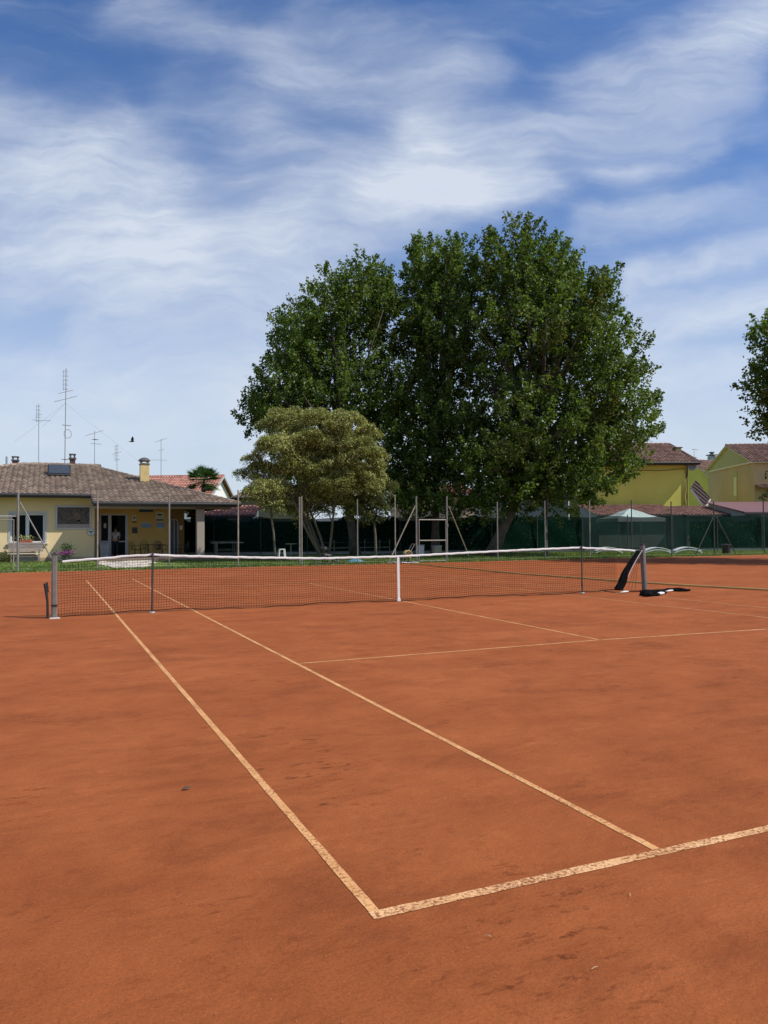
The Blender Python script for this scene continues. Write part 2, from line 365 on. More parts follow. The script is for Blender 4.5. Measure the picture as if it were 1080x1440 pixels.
def tile_roof(mb, A, B, C, Dd, tw=.29, th=.38, amp=.065, seed=0):
    """A, B eave ends; C above B, D above A. Rows of pan tiles in relief."""
    A, B, C, Dd = [np.array(p, float) for p in (A, B, C, Dd)]
    e = (B-A)/np.linalg.norm(B-A); up = (Dd-A)-e*np.dot(Dd-A, e); L = np.linalg.norm(up); up /= L
    nrm = np.cross(e, up); nrm = nrm if nrm[2] > 0 else -nrm
    rows = max(2, int(L/th)); rg = np.random.default_rng(seed)
    slD = np.dot(Dd-A, e); srC = np.dot(C-A, e); W = np.linalg.norm(B-A)
    for i in range(rows):
        t0, t1 = i/rows, (i+1)/rows
        l0, l1 = slD*t0, slD*t1; q0, q1 = W+(srC-W)*t0, W+(srC-W)*t1
        lo = min(l0, l1); hi = max(q0, q1); sub = 4; step = tw/sub
        g = np.arange(math.floor(lo/step), math.ceil(hi/step)+1)*step
        g = np.clip(g, lo, hi); g = np.unique(g)
        rv = rg.random(int((hi-lo)/tw)+6)
        vs = []
        for s_ in g:
            h = amp*abs(math.sin(PI*s_/tw))**.8
            a = min(max(s_, l0), q0); b = min(max(s_, l1), q1)
            vs.append(A+e*a+up*(L*t0)+nrm*(h+.060)); vs.append(A+e*b+up*(L*t1+.03)+nrm*(h+.004)); vs.append(A+e*a+up*(L*t0+.004)+nrm*(-.02))
        base = len(mb.v); mb.v += [tuple(x) for x in vs]
        for j in range(len(g)-1):
            mid = (g[j]+g[j+1])/2
            if mid < min(l0, l1)-.01: continue
            tv_ = float(np.clip(rv[int((mid-lo)/tw)]*.98+.005, 0, 1))
            mb.f.append((base+3*j, base+3*j+3, base+3*j+4, base+3*j+1)); mb.mi.append(mb.k); mb.t.append(tv_)
            mb.f.append((base+3*j+2, base+3*j+5, base+3*j+3, base+3*j)); mb.mi.append(mb.k); mb.t.append(tv_)
    return mb
def ridge_caps(mb, a, b, r=.12, k0=0):
    a = np.array(a, float); b = np.array(b, float); L = np.linalg.norm(b-a); n = max(1, int(L/.42)); rg = np.random.default_rng(k0+5)
    for i in range(n):
        p = a+(b-a)*i/n; q = a+(b-a)*(i+1.08)/n
        m0 = len(mb.f); mb.tube([p+np.array([0, 0, .04]), q+np.array([0, 0, .02])], [r*1.08, r*.92], 8)
        tv = float(rg.random()*.9+.04)
        for j in range(m0, len(mb.f)): mb.t[j] = tv

# ------------------------------------------------------------------ setting: ground, clay, lines
g = MB(); g.quad((-900, -500, 0), (1200, -500, 0), (1200, 1500, 0), (-900, 1500, 0)); tag(g.build('ground', M['ground']), kind='structure')
# clay sheet with an uneven far edge
edge = []
for i in range(240):
    x = -30+i*0.42; base = 30.05+.05*math.sin(x*1.7)+.06*math.sin(x*4.3+1)+random.uniform(-.05, .05)
    edge.append((x, base))
cl = MB(); vs = [(x, -25, .004) for x, _ in edge]+[(x, y, .004) for x, y in edge]; n_ = len(edge)
cl.add(vs, [(i, i+1, n_+i+1, n_+i) for i in range(n_-1)]); co = cl.build('clay_court', M['clay']); tag(co, kind='structure')
co.location.z = .004
# low concrete kerb crumbs at clay edge
def line_strip(name, x0, y0, x1, y1, w, m, wob=.003):
    a = np.array([x0, y0]); b = np.array([x1, y1]); d = b-a; L = np.linalg.norm(d); d /= L; nn = np.array([-d[1], d[0]])
    N = max(4, int(L/.12)); mb = MB(); vs = []
    for i in range(N+1):
        p = a+d*L*i/N
        e1 = w/2+random.gauss(0, wob); e2 = w/2+random.gauss(0, wob)
        vs.append((*(p+nn*e1), .0064)); vs.append((*(p-nn*e2), .0064))
    mb.add(vs, [(2*i, 2*i+1, 2*i+3, 2*i+2) for i in range(N)]); o = mb.build(name, m); o.location.z = .0064
    return tag(o, kind='structure')
YB, YS, YN = 0.02, 5.45, 11.885; YF = 23.3; YFS = 18.35
line_strip('baseline_marking', -0.012, YB, 10.95, YB, .056, M['line_near'], .0018)
line_strip('sideline_marking', .010, YB+.028, -0.05, YF, .042, M['line_side'], .0012)
line_strip('sideline_marking', 1.37, YB+.030, 1.33, YF+.08, .040, M['line_side'], .0015)
line_strip('service_line_marking', 1.40, YS, 5.46, 5.50, .040, M['line_side'], .0015)
line_strip('service_line_marking', 5.52, 5.50, 9.56, 5.28, .046, M['line_far'], .003)
line_strip('centre_service_marking', 5.49, 5.53, 5.62, 11.9, .040, M['line_side'], .0015)
line_strip('centre_service_marking', 5.62, 11.9, 5.66, YFS, .046, M['line_far'], .004)
line_strip('sideline_marking', 9.58, YB+.045, 9.58, YF, .040, M['line_far'], .003)
line_strip('sideline_marking', 10.92, YB+.045, 10.92, YF, .040, M['line_far'], .003)
line_strip('service_line_marking', 1.36, YFS, 9.56, YFS, .046, M['line_far'], .008)
line_strip('baseline_marking', 0.02, YF+.03, 10.9, YF+.35, .07, M['line_far'], .012)
# paving patch and porch slab
pv = MB()
for i in range(9):
    for j in range(5):
        a = G(146+ (j*.9), 797-j*1.9); x = a[0]+.35*i+random.uniform(-.05, .05)
        y = 31.8+j*1.9
        if random.random() < .12: continue
        pv.box((x-.1*j, y, .02), (.33, 1.7, .035))
pv = MB()
for j in range(9):
    y = 32.3+j*1.0; xl_ = np.interp(y, [32, 41], [1.35, 1.25]); xr2_ = np.interp(y, [32, 41], [2.55, 4.0])
    x = xl_+random.uniform(-.25, .1)
    while x < xr2_:
        w = random.uniform(.3, .5)
        if random.random() > .12: pv.box((x+w/2, y+random.uniform(-.05, .05), .02), (w-.04, .92, .036), random.uniform(-.04, .04))
        x += w
tag(pv.build('stone_path', M['stone']), kind='structure')

# grass blades on the lawn strip
N = 90000
gx = rng.uniform(-9, 46, N); gy = 30.05+rng.random(N)**1.5*13
keep = ~((gx > .9) & (gx < 4.6) & (gy > 31.6) & (gy < 41.2)); gx, gy = gx[keep], gy[keep]; N = len(gx)
hh = rng.uniform(.035, .10, N)*np.where(gy < 30.6, 1.3, 1); an = rng.uniform(0, 2*PI, N); w = .02
dx, dy = np.cos(an)*w, np.sin(an)*w; lx, ly = rng.normal(0, .03, N), rng.normal(0, .03, N)
V = np.empty((N, 3, 3)); V[:, 0] = np.stack([gx-dx, gy-dy, np.zeros(N)+.0], 1); V[:, 1] = np.stack([gx+dx, gy+dy, np.zeros(N)], 1)
V[:, 2] = np.stack([gx+lx, gy+ly, hh], 1)
o = fast_mesh('grass', V.reshape(-1, 3), np.arange(N*3).reshape(-1, 3), M['grass']); tag(o, 'short green lawn grass between the clay court and the clubhouse', 'grass', kind='stuff')
# weeds/pebble edge between clay and lawn
N = 1100; ex = rng.uniform(-9, 40, N); ey = 30.05+rng.normal(0, .09, N); sz = rng.uniform(.008, .026, N)
V = np.empty((N, 4, 3))
for k, (a, b, c) in enumerate(((1, 0, 0), (-.5, .87, 0), (-.5, -.87, 0), (0, 0, 1))): V[:, k] = np.stack([ex+a*sz, ey+b*sz, .005+c*sz], 1)
Fc = (np.arange(N)[:, None, None]*4+np.array([[0, 1, 3], [1, 2, 3], [2, 0, 3]])[None]).reshape(-1, 3)
o = fast_mesh('edge_gravel', V.reshape(-1, 3), Fc, M['galv_beige']); tag(o, 'loose pale gravel along the far edge of the clay', 'gravel', kind='stuff')
# crumbs of clay on the near court
N = 9000; px = rng.uniform(-4, 9, N); py = -2+rng.random(N)**1.2*14; sz = rng.uniform(.0010, .0032, N)
V = np.empty((N, 4, 3))
for k, (a, b, c) in enumerate(((1, 0, 0), (-.5, .87, 0), (-.5, -.87, 0), (0, 0, 1.1))): V[:, k] = np.stack([px+a*sz, py+b*sz, .0085+c*sz], 1)
Fc = (np.arange(N)[:, None, None]*4+np.array([[0, 1, 3], [1, 2, 3], [2, 0, 3]])[None]).reshape(-1, 3)
o = fast_mesh('clay_crumbs', V.reshape(-1, 3), Fc, M['pebble']); tag(o, 'fine loose clay crumbs scattered on the court', 'crumbs', kind='stuff')
# fallen leaf and straws
lf = MB(); c = G(262, 1109, .012)
lf.add([c+np.array(p) for p in ((-.024, -.008, 0), (-.008, -.013, .008), (.02, -.004, .003), (.028, .008, .007), (.0, .012, .010), (-.02, .004, .003))], [(0, 1, 4, 5), (1, 2, 3, 4)])
tag(lf.build('fallen_leaf', M['deadleaf']), 'small curled dark dead leaf lying on bare clay left of the sidelines', 'leaf')
for (a, b, an_, lab) in ((886, 1258, .9, 'tiny pale straw on the clay just right of and below the singles line corner'),
                      (836, 1361, .1, 'tiny pale straw at the lower right on bare clay'),
                      (686, 1316, -.8, 'tiny pale straw on clay just below the baseline near the corner')):
    c = G(a, b, .011); d = np.array([math.cos(an_), math.sin(an_), .06])*.013
    tag(MB().tube([c-d, c+np.array([0, 0, .003]), c+d], .0012, 5).build('straw', M['straw']), lab, 'straw', 'straws on the clay')

# ------------------------------------------------------------------ net
TOPS = [(-1.04, 1.0), (-.9, .985), (-.53, 1.0), (-.18, 1.03), (.6, 1.075), (.93, 1.05), (2.11, 1.0), (3.81, .945), (5.55, .955), (7.02, 1.0), (8.65, 1.045), (10.14, 1.075), (11.0, 1.02), (11.72, .985)]
TX = np.array([p[0] for p in TOPS]); TZ = np.array([p[1] for p in TOPS])
def ztop(x): return float(np.interp(x, TX, TZ))
def ynet(x, t):                               # gentle billow, t = 0 top, 1 bottom
    return YN+.05*math.sin(x*1.1+.5)*t*t+.02*math.sin(x*5.1)*t*(1-t)
def zbot(x): return .035+.02*math.sin(x*1.9)+.012*math.sin(x*7)
net = empty('tennis_net', (5.485, YN, 0), 'black tennis net with white top band across the clay court', 'tennis net')
X0, X1 = -.97, 11.15
def netpoint(x, t): 
    zt = ztop(x)-.05; zb = zbot(x)
    return np.array([x+.01*math.sin(x*9+t*4)*t, ynet(x, t), zt+(zb-zt)*t])
vs = []; fs = []
def cord(pts, r):
    b = len(vs)
    for p in pts:
        for k in range(3):
            t = 2*PI*k/3+.5
            vs.append(p+np.array([0, math.cos(t)*r, math.sin(t)*r]) if HOR else p+np.array([math.cos(t)*r, math.sin(t)*r, 0]))
    for i in range(len(pts)-1):
        for k in range(3): fs.append((b+i*3+k, b+i*3+(k+1) % 3, b+(i+1)*3+(k+1) % 3, b+(i+1)*3+k))
HOR = False; nx = int((X1-X0)/.047)
for i in range(nx+1):
    x = X0+(X1-X0)*i/nx; cord([netpoint(x, t) for t in np.linspace(0, 1, 6)], .0027)
HOR = True; rows = 21
for j in range(rows+1):
    t = j/rows; cord([netpoint(x, t) for x in np.linspace(X0, X1, 110)], .0029)
cord([netpoint(x, 1.0)+np.array([0, 0, -.008]) for x in np.linspace(X0, X1, 160)], .006)
fast_mesh('netting', np.array(vs), np.array(fs), M['netcord'], net)
bd = MB(); bx = np.concatenate([np.linspace(-.9, .6, 24), np.linspace(.66, 10.14, 110), np.linspace(10.2, 11.72, 20)])
vs2 = []
for x in bx:
    z = ztop(x)+.012*math.sin(x*9)*.4*(1 if x < .6 or x > 10.14 else .3); h = .040 if x > .6 else .036
    for (dy_, dz_) in ((-.010, -h), (-.014, -h*.5), (-.008, 0), (.008, 0), (.014, -h*.5), (.010, -h)):
        vs2.append((x, YN+dy_+.004*math.sin(x*14), z+dz_+.003*math.sin(x*23)))
m_ = len(bx); bd.add(vs2, [(i*6+k, i*6+(k+1) % 6, (i+1)*6+(k+1) % 6, (i+1)*6+k) for i in range(m_-1) for k in range(6)]+[(5, 4, 3, 2, 1, 0), tuple((m_-1)*6+k for k in range(6))])
def band_mat():
    m, n, l = mat('net_band_vinyl'); p = principled(n); p.inputs['Roughness'].default_value = .6
    tc = n.new('ShaderNodeTexCoord'); a = n.new('ShaderNodeTexNoise'); a.inputs['Scale'].default_value = 14; a.inputs['Detail'].default_value = 6; a.inputs['Roughness'].default_value = .7
    l.new(tc.outputs['Object'], a.inputs['Vector']); r = n.new('ShaderNodeValToRGB'); e = r.color_ramp.elements
    e[0].position = .3; e[0].color = (.50, .40, .34, 1); e[1].position = .46; e[1].color = (.70, .68, .66, 1)
    l.new(a.outputs['Fac'], r.inputs[0]); l.new(r.outputs[0], p.inputs['Base Color']); return m
M['band'] = band_mat()
bd.build('top_band', M['band'], net)
st = MB(); zc = ztop(5.5); st.add([(5.475, YN-.018, zc-.02), (5.527, YN-.018, zc-.02), (5.53, YN-.03, .06), (5.478, YN-.03, .06), (5.475, YN-.014, zc-.02), (5.527, YN-.014, zc-.02), (5.53, YN-.024, .06), (5.478, YN-.024, .06)],
       [(0, 1, 2, 3), (7, 6, 5, 4), (0, 4, 5, 1), (1, 5, 6, 2), (2, 6, 7, 3), (3, 7, 4, 0)])
st.box((5.502, YN-.03, .04), (.07, .03, .05)); st.build('centre_strap', M['white'], net)
# net cable at both ends
MB().tube([(-1.03, YN, 1.03), (-.88, YN, .97)], .004, 5).build('cable', M['black'], net)
MB().tube([(11.7, YN, .96), (11.9, YN, 1.0)], .004, 5).build('cable', M['black'], net)
# bundled spare netting hanging at the right end, foot reaching the clay left of the post
cb = MB(); a0 = Y(898, 775, YN-.05); a1 = Y(871, 829, YN-.25)
NB = 16; pts = []
for i in range(NB+1):
    t = i/NB; p = a0*(1-t)+a1*t; p = p+np.array([-.10*math.sin(t*PI)*.6, 0, 0]); pts.append(p)
for k in range(34):
    of = rng.uniform(-1, 1, 2); ph_ = rng.uniform(0, 6)
    cb.tube([p+np.array([of[0]*(.022+.075*(i/NB)**.8)+.010*math.sin(i*.9+ph_), of[1]*.05+.012*math.sin(i*.7+ph_), .008*math.sin(i*1.1+ph_)]) for i, p in enumerate(pts)], [.012+.010*(i/NB) for i in range(NB+1)], 5)
cb.build('bunched_netting', M['rubber'], net)
wb = MB(); wb.tube([p+np.array([.04+.03*(i/NB), -.08, .02]) for i, p in enumerate(pts)][:12], .007, 6); wb.build('end_cord', M['alu'], net)
# thin straps between bundle and post
so = MB()
for k in range(3):
    q0_ = Y(902-k*2, 777, YN); q1_ = Y(893-k*5, 829, YN)
    so.tube([q0_, (q0_+q1_)/2+np.array([.02*k-.04, 0, 0]), q1_], .006, 5)
so.build('loose_straps', plain('rust_strap', (.22, .09, .06), .8), net)

def net_post(x, y, label, lean=0):
    t = empty('net_post', (x, y, 0), label, 'net post', 'steel posts of the tennis net')
    b = MB()
    hw = .046
    prof = [(-hw, -hw), (-hw*.55, -hw*1.25), (hw*.55, -hw*1.25), (hw, -hw), (hw, hw), (-hw, hw)]
    n = len(prof); vs = [(x+px_, y+py_, .0) for px_, py_ in prof]+[(x+px_+lean, y+py_, 1.07) for px_, py_ in prof]
    b.add(vs, [tuple(range(n-1, -1, -1)), tuple(range(n, 2*n))]+[(i, (i+1) % n, n+(i+1) % n, n+i) for i in range(n)])
    b.build('shaft', M['post'], t, bevel=.004)
    MB().box((x+lean, y, 1.083), (.10, .11, .022)).tube([(x+lean, y-.05, 1.11), (x+lean, y+.05, 1.11)], .022, 10).build('cap', M['postdk'], t)
    return t
pL = G(76, 869)[0]
t = net_post(-1.03, YN-.12, 'grey steel net post at the left end of the net, black stick leaning on it')
MB().tube([(-1.15, YN-.2, .62), (-1.13, YN-.2, .45)], .018, 8).build('winder_handle', M['black'], t)
MB().box((-1.03, YN-.18, .22), (.105, .012, .025)).build('strap', M['black'], t)
MB().box((-1.02, YN-.27, .010), (.16, .10, .018)).build('base_plate', M['paper'], t)
net_post(11.98, YN-.02, 'dark steel net post at the right end, in the heap of black netting', -.05)
# black wooden rod against left post
rd = MB(); a = np.array([-1.13, YN-.24, .012]); b_ = np.array([-1.175, YN-.20, .60]); rd.tube([a, (a+b_)/2+np.array([.015, 0, 0]), b_], [.022, .020, .028], 8)
tag(rd.build('winding_rod', M['black']), 'short black rod standing against the left net post', 'rod')
# singles sticks
def stick(x, label):
    t = empty('singles_stick', (x, YN-.05, 0), label, 'singles stick', 'singles sticks propping the net')
    MB().tube([(x-.01, YN-.05, .02), (x+.006, YN-.035, ztop(x)+.03)], .017, 8).build('rod', M['postdk'], t)
    MB().lathe((x-.01, YN-.05, .009), [(.0, .02), (.05, .018), (.055, 0)], 12).build('foot', M['alu'], t)
stick(.605, 'thin dark singles stick propping the net near its left post')
stick(10.13, 'thin dark singles stick propping the net near its right post')
# heap at right post
hp = empty('netting_heap', (11.9, 11.2, 0), 'heap of black netting and cord lying on the clay round the right net post', 'netting heap')
hb = MB()
def gpt(a, b, z): return G(a, b, z)
for k in range(16):
    base = [gpt(899+k*.9, 836-(k % 5)*.8, .03+.004*(k % 4)), gpt(912, 836.5-(k % 4)*.9, .05), gpt(924, 836-(k % 3), .04), gpt(932, 833.5-(k % 3)*.6, .03)]
    hb.tube([p+rng.normal(0, .035, 3)*np.array([1, 1, .2]) for p in base], .028, 6)
for k in range(5):
    base = [gpt(906, 832-(k % 3), .03), gpt(920, 830.5, .04), gpt(934, 830.5-(k % 2), .03), gpt(946, 829.5, .03), gpt(957, 828.5, .03)]
    hb.tube([p+rng.normal(0, .04, 3)*np.array([1, 1, .15]) for p in base], .020, 6)
for k in range(3):
    c = gpt(951+k*2, 829.5-k*.3, .03); hb.tube([c+np.array([math.cos(a_)*.16, math.sin(a_)*.3, .012*math.sin(3*a_)]) for a_ in np.linspace(0, 2*PI, 14)], .022, 6)
hb.tube([gpt(873, 833, .02), gpt(885, 832, .03), gpt(902, 831.5, .03)], .012, 6)
hb.build('black_netting', M['rubber'], hp)
for (a_, b_2, r_) in ((929, 834.5, .050), (942, 830.5, .028), (879, 832, .03)):
    c = gpt(a_, b_2, .05); MB().tube([c+np.array([-.16, -.03, -.01]), c, c+np.array([.14, .05, .0])], [r_*.5, r_*.75, r_*.45], 8).build('white_tape', M['white'], hp, smooth=True)

# hose
hs = [G(577, 793.2, .03), G(590, 793.5, .03), G(625, 797, .03), G(660, 800, .03), G(700, 804, .03), G(780, 810.5, .03), G(860, 816, .03), G(960, 823, .03), G(1080, 829.5, .03), G(1250, 838, .03)]
hp2 = []
for i in range(len(hs)-1):
    for k in range(6):
        t = k/6; p = hs[i]*(1-t)+hs[i+1]*t; hp2.append((p[0]+.05*math.sin(p[1]*1.2), p[1], .032))
tag(MB().tube(hp2, .022, 8).build('garden_hose', M['hose'], smooth=True), 'long ochre hose laid across the clay behind the net', 'hose')

# ------------------------------------------------------------------ court fence along the far side
FY = 30.5
def vpost(mb, u, vtop, vbase=None, r=.032, y=FY):
    p = Y(u, 790, y); z = Y(u, vtop, y)[2]
    mb.tube([(p[0], y, 0), (p[0], y, z)], r, 8); mb.lathe((p[0], y, z), [(r*1.25, -.02), (r*1.1, .02), (0.001, .035)], 8)
    return p[0], z
fence = empty('court_fence', (*Y(400, 790, FY)[:2], 0), 'tall galvanised posts of the court fence standing along the far edge of the clay', 'fence')
xs = []
for (u, vt, m_, r) in ((25, 693, 'galv', .045), (137, 692, 'galv_beige', .03), (238, 697, 'galv', .033), (335, 690, 'galv_beige', .033), (421.5, 700, 'galv', .035), (424.5, 699, 'galv_beige', .028), (503, 703, 'galv', .028), (556, 697, 'galv_beige', .028),
                   (700, 707, 'galv', .032), (767, 705, 'galv', .028), (830, 705, 'galv_beige', .030), (889, 704, 'dkgreen', .03), (945, 706, 'dkgreen', .032), (1005, 706, 'dkgreen', .034), (1075, 704, 'dkgreen', .034)):
    mb = MB(); x, z = vpost(mb, u, vt, r=r); mb.build('post', M[m_], fence); xs.append(x)
br = lambda p, q, m_='galv', r=.026: MB().tube([p, q], r, 8).build('brace', M[m_], fence)
br(Y(28, 706, FY), Y(79, 797, FY-.05)); 
br(Y(1003, 727, FY), Y(977, 783, FY-.05), 'dkgreen'); br(Y(1007, 727, FY), Y(1037, 783, FY-.05), 'dkgreen')
wm = MB()
for z in (.12,):
    for a, b in zip(xs[:-1], xs[1:]):
        if b-a > .3: wm.tube([(a, FY, z), ((a+b)/2, FY, z-.015), (b, FY, z)], .0035, 4, False)
wm.build('tension_wires', M['galv'], fence)
# fine chain link mesh (thin wires)
vs, fs = [], []
x0_, x1_ = xs[11], xs[-1]+3; zt_ = 2.7; st_ = .11
def wire(p, q, r=.0009):
    b = len(vs)
    for pt in (p, q):
        for k in range(3):
            t = 2*PI*k/3; vs.append((pt[0]+math.cos(t)*r, FY+.03+math.sin(t)*r, pt[2]))
    for k in range(3): fs.append((b+k, b+(k+1) % 3, b+3+(k+1) % 3, b+3+k))
n_w = int((x1_-x0_)/st_)
for i in range(-25, n_w+1):
    xa = x0_+i*st_; xb = xa+zt_
    for sgn in (0, 1):
        p = [xa, 0, 0]; q = [xb, 0, zt_]
        if sgn: p, q = [xa, 0, zt_], [xb, 0, 0]
        if xa < x0_:
            f_ = (x0_-xa)/zt_; p = [x0_, 0, p[2]+(q[2]-p[2])*f_]
        wire(p, q)
fast_mesh('chain_link', np.array(vs), np.array(fs), M['dkgreen'], fence)

# gate in the middle: two tall posts with rails and raking braces
gt = empty('fence_gate', (*Y(607, 790, FY)[:2], 0), 'grey tubular gate frame with three rails between two braced posts', 'gate')
mb = MB(); xa, za = vpost(mb, 586, 699, r=.04); mb.build('post', M['galv'], gt)
mb = MB(); xb, zb = vpost(mb, 629, 699, r=.036); mb.build('post', M['galv'], gt)
xi0, xi1 = xa+.12, xb-.08
for v_ in (731, 760, 788.5):
    z = Y(607, v_, FY)[2]; MB().tube([(xi0, FY-.03, z), (xi1, FY-.03, z)], .030, 8).build('rail', M['galv_beige'], gt)
for x in (xi0, xi1):
    MB().tube([(x, FY-.03, Y(607, 789, FY)[2]), (x, FY-.03, Y(607, 730, FY)[2])], .026, 8).build('stile', M['galv'], gt)
MB().tube([Y(584, 711, FY), Y(546, 792, FY-.1)], .03, 8).build('brace', M['galv_beige'], gt)
MB().tube([Y(631, 712, FY), Y(659, 781, FY+1.2)], .024, 8).build('brace', M['galv_beige'], gt)
MB().box((xb-.0, FY-.06, Y(629, 739, FY)[2]), (.05, .06, .14)).build('latch', M['galv'], gt)
# left gate
lg = empty('side_gate', (*Y(10, 800, FY)[:2], 0), 'thin grey tubular gate frame at the left end of the court fence', 'gate')
x1g = Y(19, 800, FY)[0]; z1 = Y(19, 731, FY)[2]; zl = Y(10, 803, FY)[2]
MB().tube([(x1g-2.2, FY-.04, z1), (x1g, FY-.04, z1), (x1g, FY-.04, .03)], .022, 8).build('frame', M['galv_beige'], lg)
MB().tube([(x1g-2.2, FY-.04, .05), (x1g-.05, FY-.04, .05)], .02, 8).build('rail', M['galv_beige'], lg, label='lower rail')
MB().tube([(x1g-2.2, FY+.02, z1+.14), (Y(25, 800, FY)[0], FY+.02, z1+.14)], .02, 8).build('rail', M['alu'], lg, label='upper pale rail')

# ------------------------------------------------------------------ green screened perimeter fence, oblique
GA = np.array([11.5, 49.8]); GBp = np.array([41.7, 38.1]); gd = (GBp-GA)/np.linalg.norm(GBp-GA); gn = np.array([-gd[1], gd[0]])   # gn away from camera
GN3 = np.array([gn[0], gn[1], 0.]); GD3 = np.array([gd[0], gd[1], 0.])
sf = empty('screened_fence', (*GA, 0), 'long perimeter fence covered in dark green shade net', 'fence')
GL = 60.0; S0 = -5.6; HT = 2.5
def gp(s, z, off=0): return np.array([GA[0]+gd[0]*s+gn[0]*off, GA[1]+gd[1]*s+gn[1]*off, z])
def gpl(u, v, off): return PL(u, v, gp(0, 0, off), GN3)     # on a plane parallel to the screen fence
N = 180; vs = []; 
for i in range(N+1):
    s_ = S0+(GL-S0)*i/N
    top = HT+.04*math.sin(s_*1.3)-.05*abs(math.sin(s_*PI/3.2))
    for j in range(9):
        z = .18+(top-.18)*j/8; vs.append(gp(s_, z, .03*math.sin(s_*2.1+j*.8)+.02*math.sin(s_*7.7+j)))
mb = MB(); mb.add(vs, [(i*9+j, (i+1)*9+j, (i+1)*9+j+1, i*9+j+1) for i in range(N) for j in range(8)]); mb.build('shade_net', M['screen'], sf, smooth=True)
for k in range(19):
    s_ = S0+k*3.2; MB().tube([gp(s_, 0, -.08), gp(s_, 2.62, -.08)], .03, 8).build('post', M['dkgreen'], sf)
# low concrete wall foot
MB().slab([gp(S0, 0, .1), gp(GL, 0, .1), gp(GL, .0, .25), gp(S0, .0, .25)], (0, 0, .28)).build('wall_foot', M['greywall'], sf)

# ------------------------------------------------------------------ clubhouse
WY, RY, EY, PY, RIY = 43.15, 45.2, 42.25, 40.6, 50.0       # left wall, recess wall, left eave, porch eave, ridge
house = empty('clubhouse', (2.5, WY, 0), 'low cream clubhouse with brown tiled hip roof and open porch', 'building')
zE = Y(60, 695.5, EY)[2]; zP = Y(230, 705.5, PY)[2]; zR = Y(90, 655, RIY)[2]
xc = Y(128, 700, EY)[0]; xR = Y(337, 703, PY)[0]; xr1 = Y(126, 655, RIY)[0]; xr0 = Y(32, 655, RIY)[0]; xL = xr0-9.5
# make both eaves lie in one plane through the ridge
sl = (zR-zE)/(RIY-EY); zP = zE-sl*(EY-PY)
zl = lambda y: zE+sl*(y-EY)
rf = MB()
ridge0 = np.array([xr0, RIY, zR]); ridge1 = np.array([xr1, RIY, zR])
tile_roof(rf, (xL, EY, zE), (xc, EY, zE), (xc, RIY, zR), (xr0, RIY, zR), seed=1)
tile_roof(rf, (xc+.002, PY, zP), (xR, PY, zP), (xr1, RIY, zR), (xc+.002, RIY-.0, zR) if xr1 > xc else (xr1-.01, RIY, zR), seed=2)
BYK = RIY+(RIY-PY)
rfo = None
rf.k = 0
tile_roof(rf, (xR, PY, zP), (xR, BYK, zP), (xr1, RIY, zR), (xr1, RIY, zR), seed=3)
tile_roof(rf, (xL, BYK, zP), (xL, EY, zE), (xr0, RIY, zR), (xr0, RIY, zR), seed=4)
tile_roof(rf, (xR, BYK, zP), (xL, BYK, zP), (xr0, RIY, zR), (xr1, RIY, zR), seed=5)
ridge_caps(rf, ridge0, ridge1); ridge_caps(rf, (xR, PY, zP), ridge1, k0=3); ridge_caps(rf, (xL, EY, zE), ridge0, k0=7)
roof = rf.build('roof', M['tile'], house)
# soffit, gutter
sfm = MB(); th = .10
sfm.slab([(xL, EY, zE-.03-th), (xc, EY, zE-.03-th), (xc, RY+2, zl(RY+2)-.03-th), (xL, RY+2, zl(RY+2)-.03-th)], (0, 0, th))
sfm.slab([(xc+.01, PY, zP-.03-th), (xR, PY, zP-.03-th), (xR-3.6, RY+.2, zl(RY+.2)-.03-th), (xc+.01, RY+.2, zl(RY+.2)-.03-th)], (0, 0, th))
sfm.bb((xc, PY+.05, zP-.16), (xR-.3, PY+.25, zP-.14)); sfm.build('soffit', M['soffit'], roof)
gu = MB()
gu.tube([(xL, EY-.07, zE-.02), (xc, EY-.07, zE-.02)], .085, 10); gu.tube([(xc+.02, PY-.07, zP-.02), (xR+.05, PY-.07, zP-.02)], .09, 10)
gu.tube([(xc+.02, PY-.07, zP-.02), (xc+.02, EY-.05, zE-.06)], .07, 8); gu.tube([(xR+.05, PY-.07, zP-.02), (xR+.05, BYK, zP-.02)], .09, 10)
gu.bb((xL, EY-.02, zE-.17), (xc, EY+.01, zE-.0)); gu.bb((xc+.02, PY-.02, zP-.19), (xR, PY+.01, zP-.0)); gu.build('gutter', M['gutter'], roof)
# porch timber beam
MB().bb((xc+.1, PY+.55, zP-.28), (xR-.4, PY+.75, zP-.08)).build('porch_beam', M['pillar'], house)
# walls
xw = Y(133, 740, WY)[0]                      # right corner of left block
x_win0, x_win1 = Y(14.5, 740, WY)[0], Y(63, 740, WY)[0]; zw0, zw1 = Y(40, 763.5, WY)[2], Y(40, 722, WY)[2]
wl = MB(); T = .3
def wallx(mb, x0, x1, z0, z1, y, holes, T=.3):
    cur = x0
    for (a, b, c, d) in sorted(holes):
        mb.bb((cur, y, z0), (a, y+T, z1)); 
        if c > z0+.01: mb.bb((a, y, z0), (b, y+T, c))
        mb.bb((a, y, d), (b, y+T, z1)); cur = b
    mb.bb((cur, y, z0), (x1, y+T, z1))
ztw = zl(WY)-.12
wallx(wl, xL+.8, xw, 0, ztw, WY, [(x_win0, x_win1, zw0, zw1)])
wl.bb((xw-.3, WY+.3, 0), (xw, RY, ztw)); wl.bb((xL+.8, WY+.3, 0), (xL+1.1, BYK-1, ztw))
wl.build('wall', M['cream'], house, label='cream street front wall')
w2 = MB(); dx0, dx1 = Y(140, 740, RY)[0], Y(180, 740, RY)[0]; dz0 = .15; dz1 = Y(160, 722.5, RY)[2]
xr_ = Y(238.5, 740, RY)[0]; 
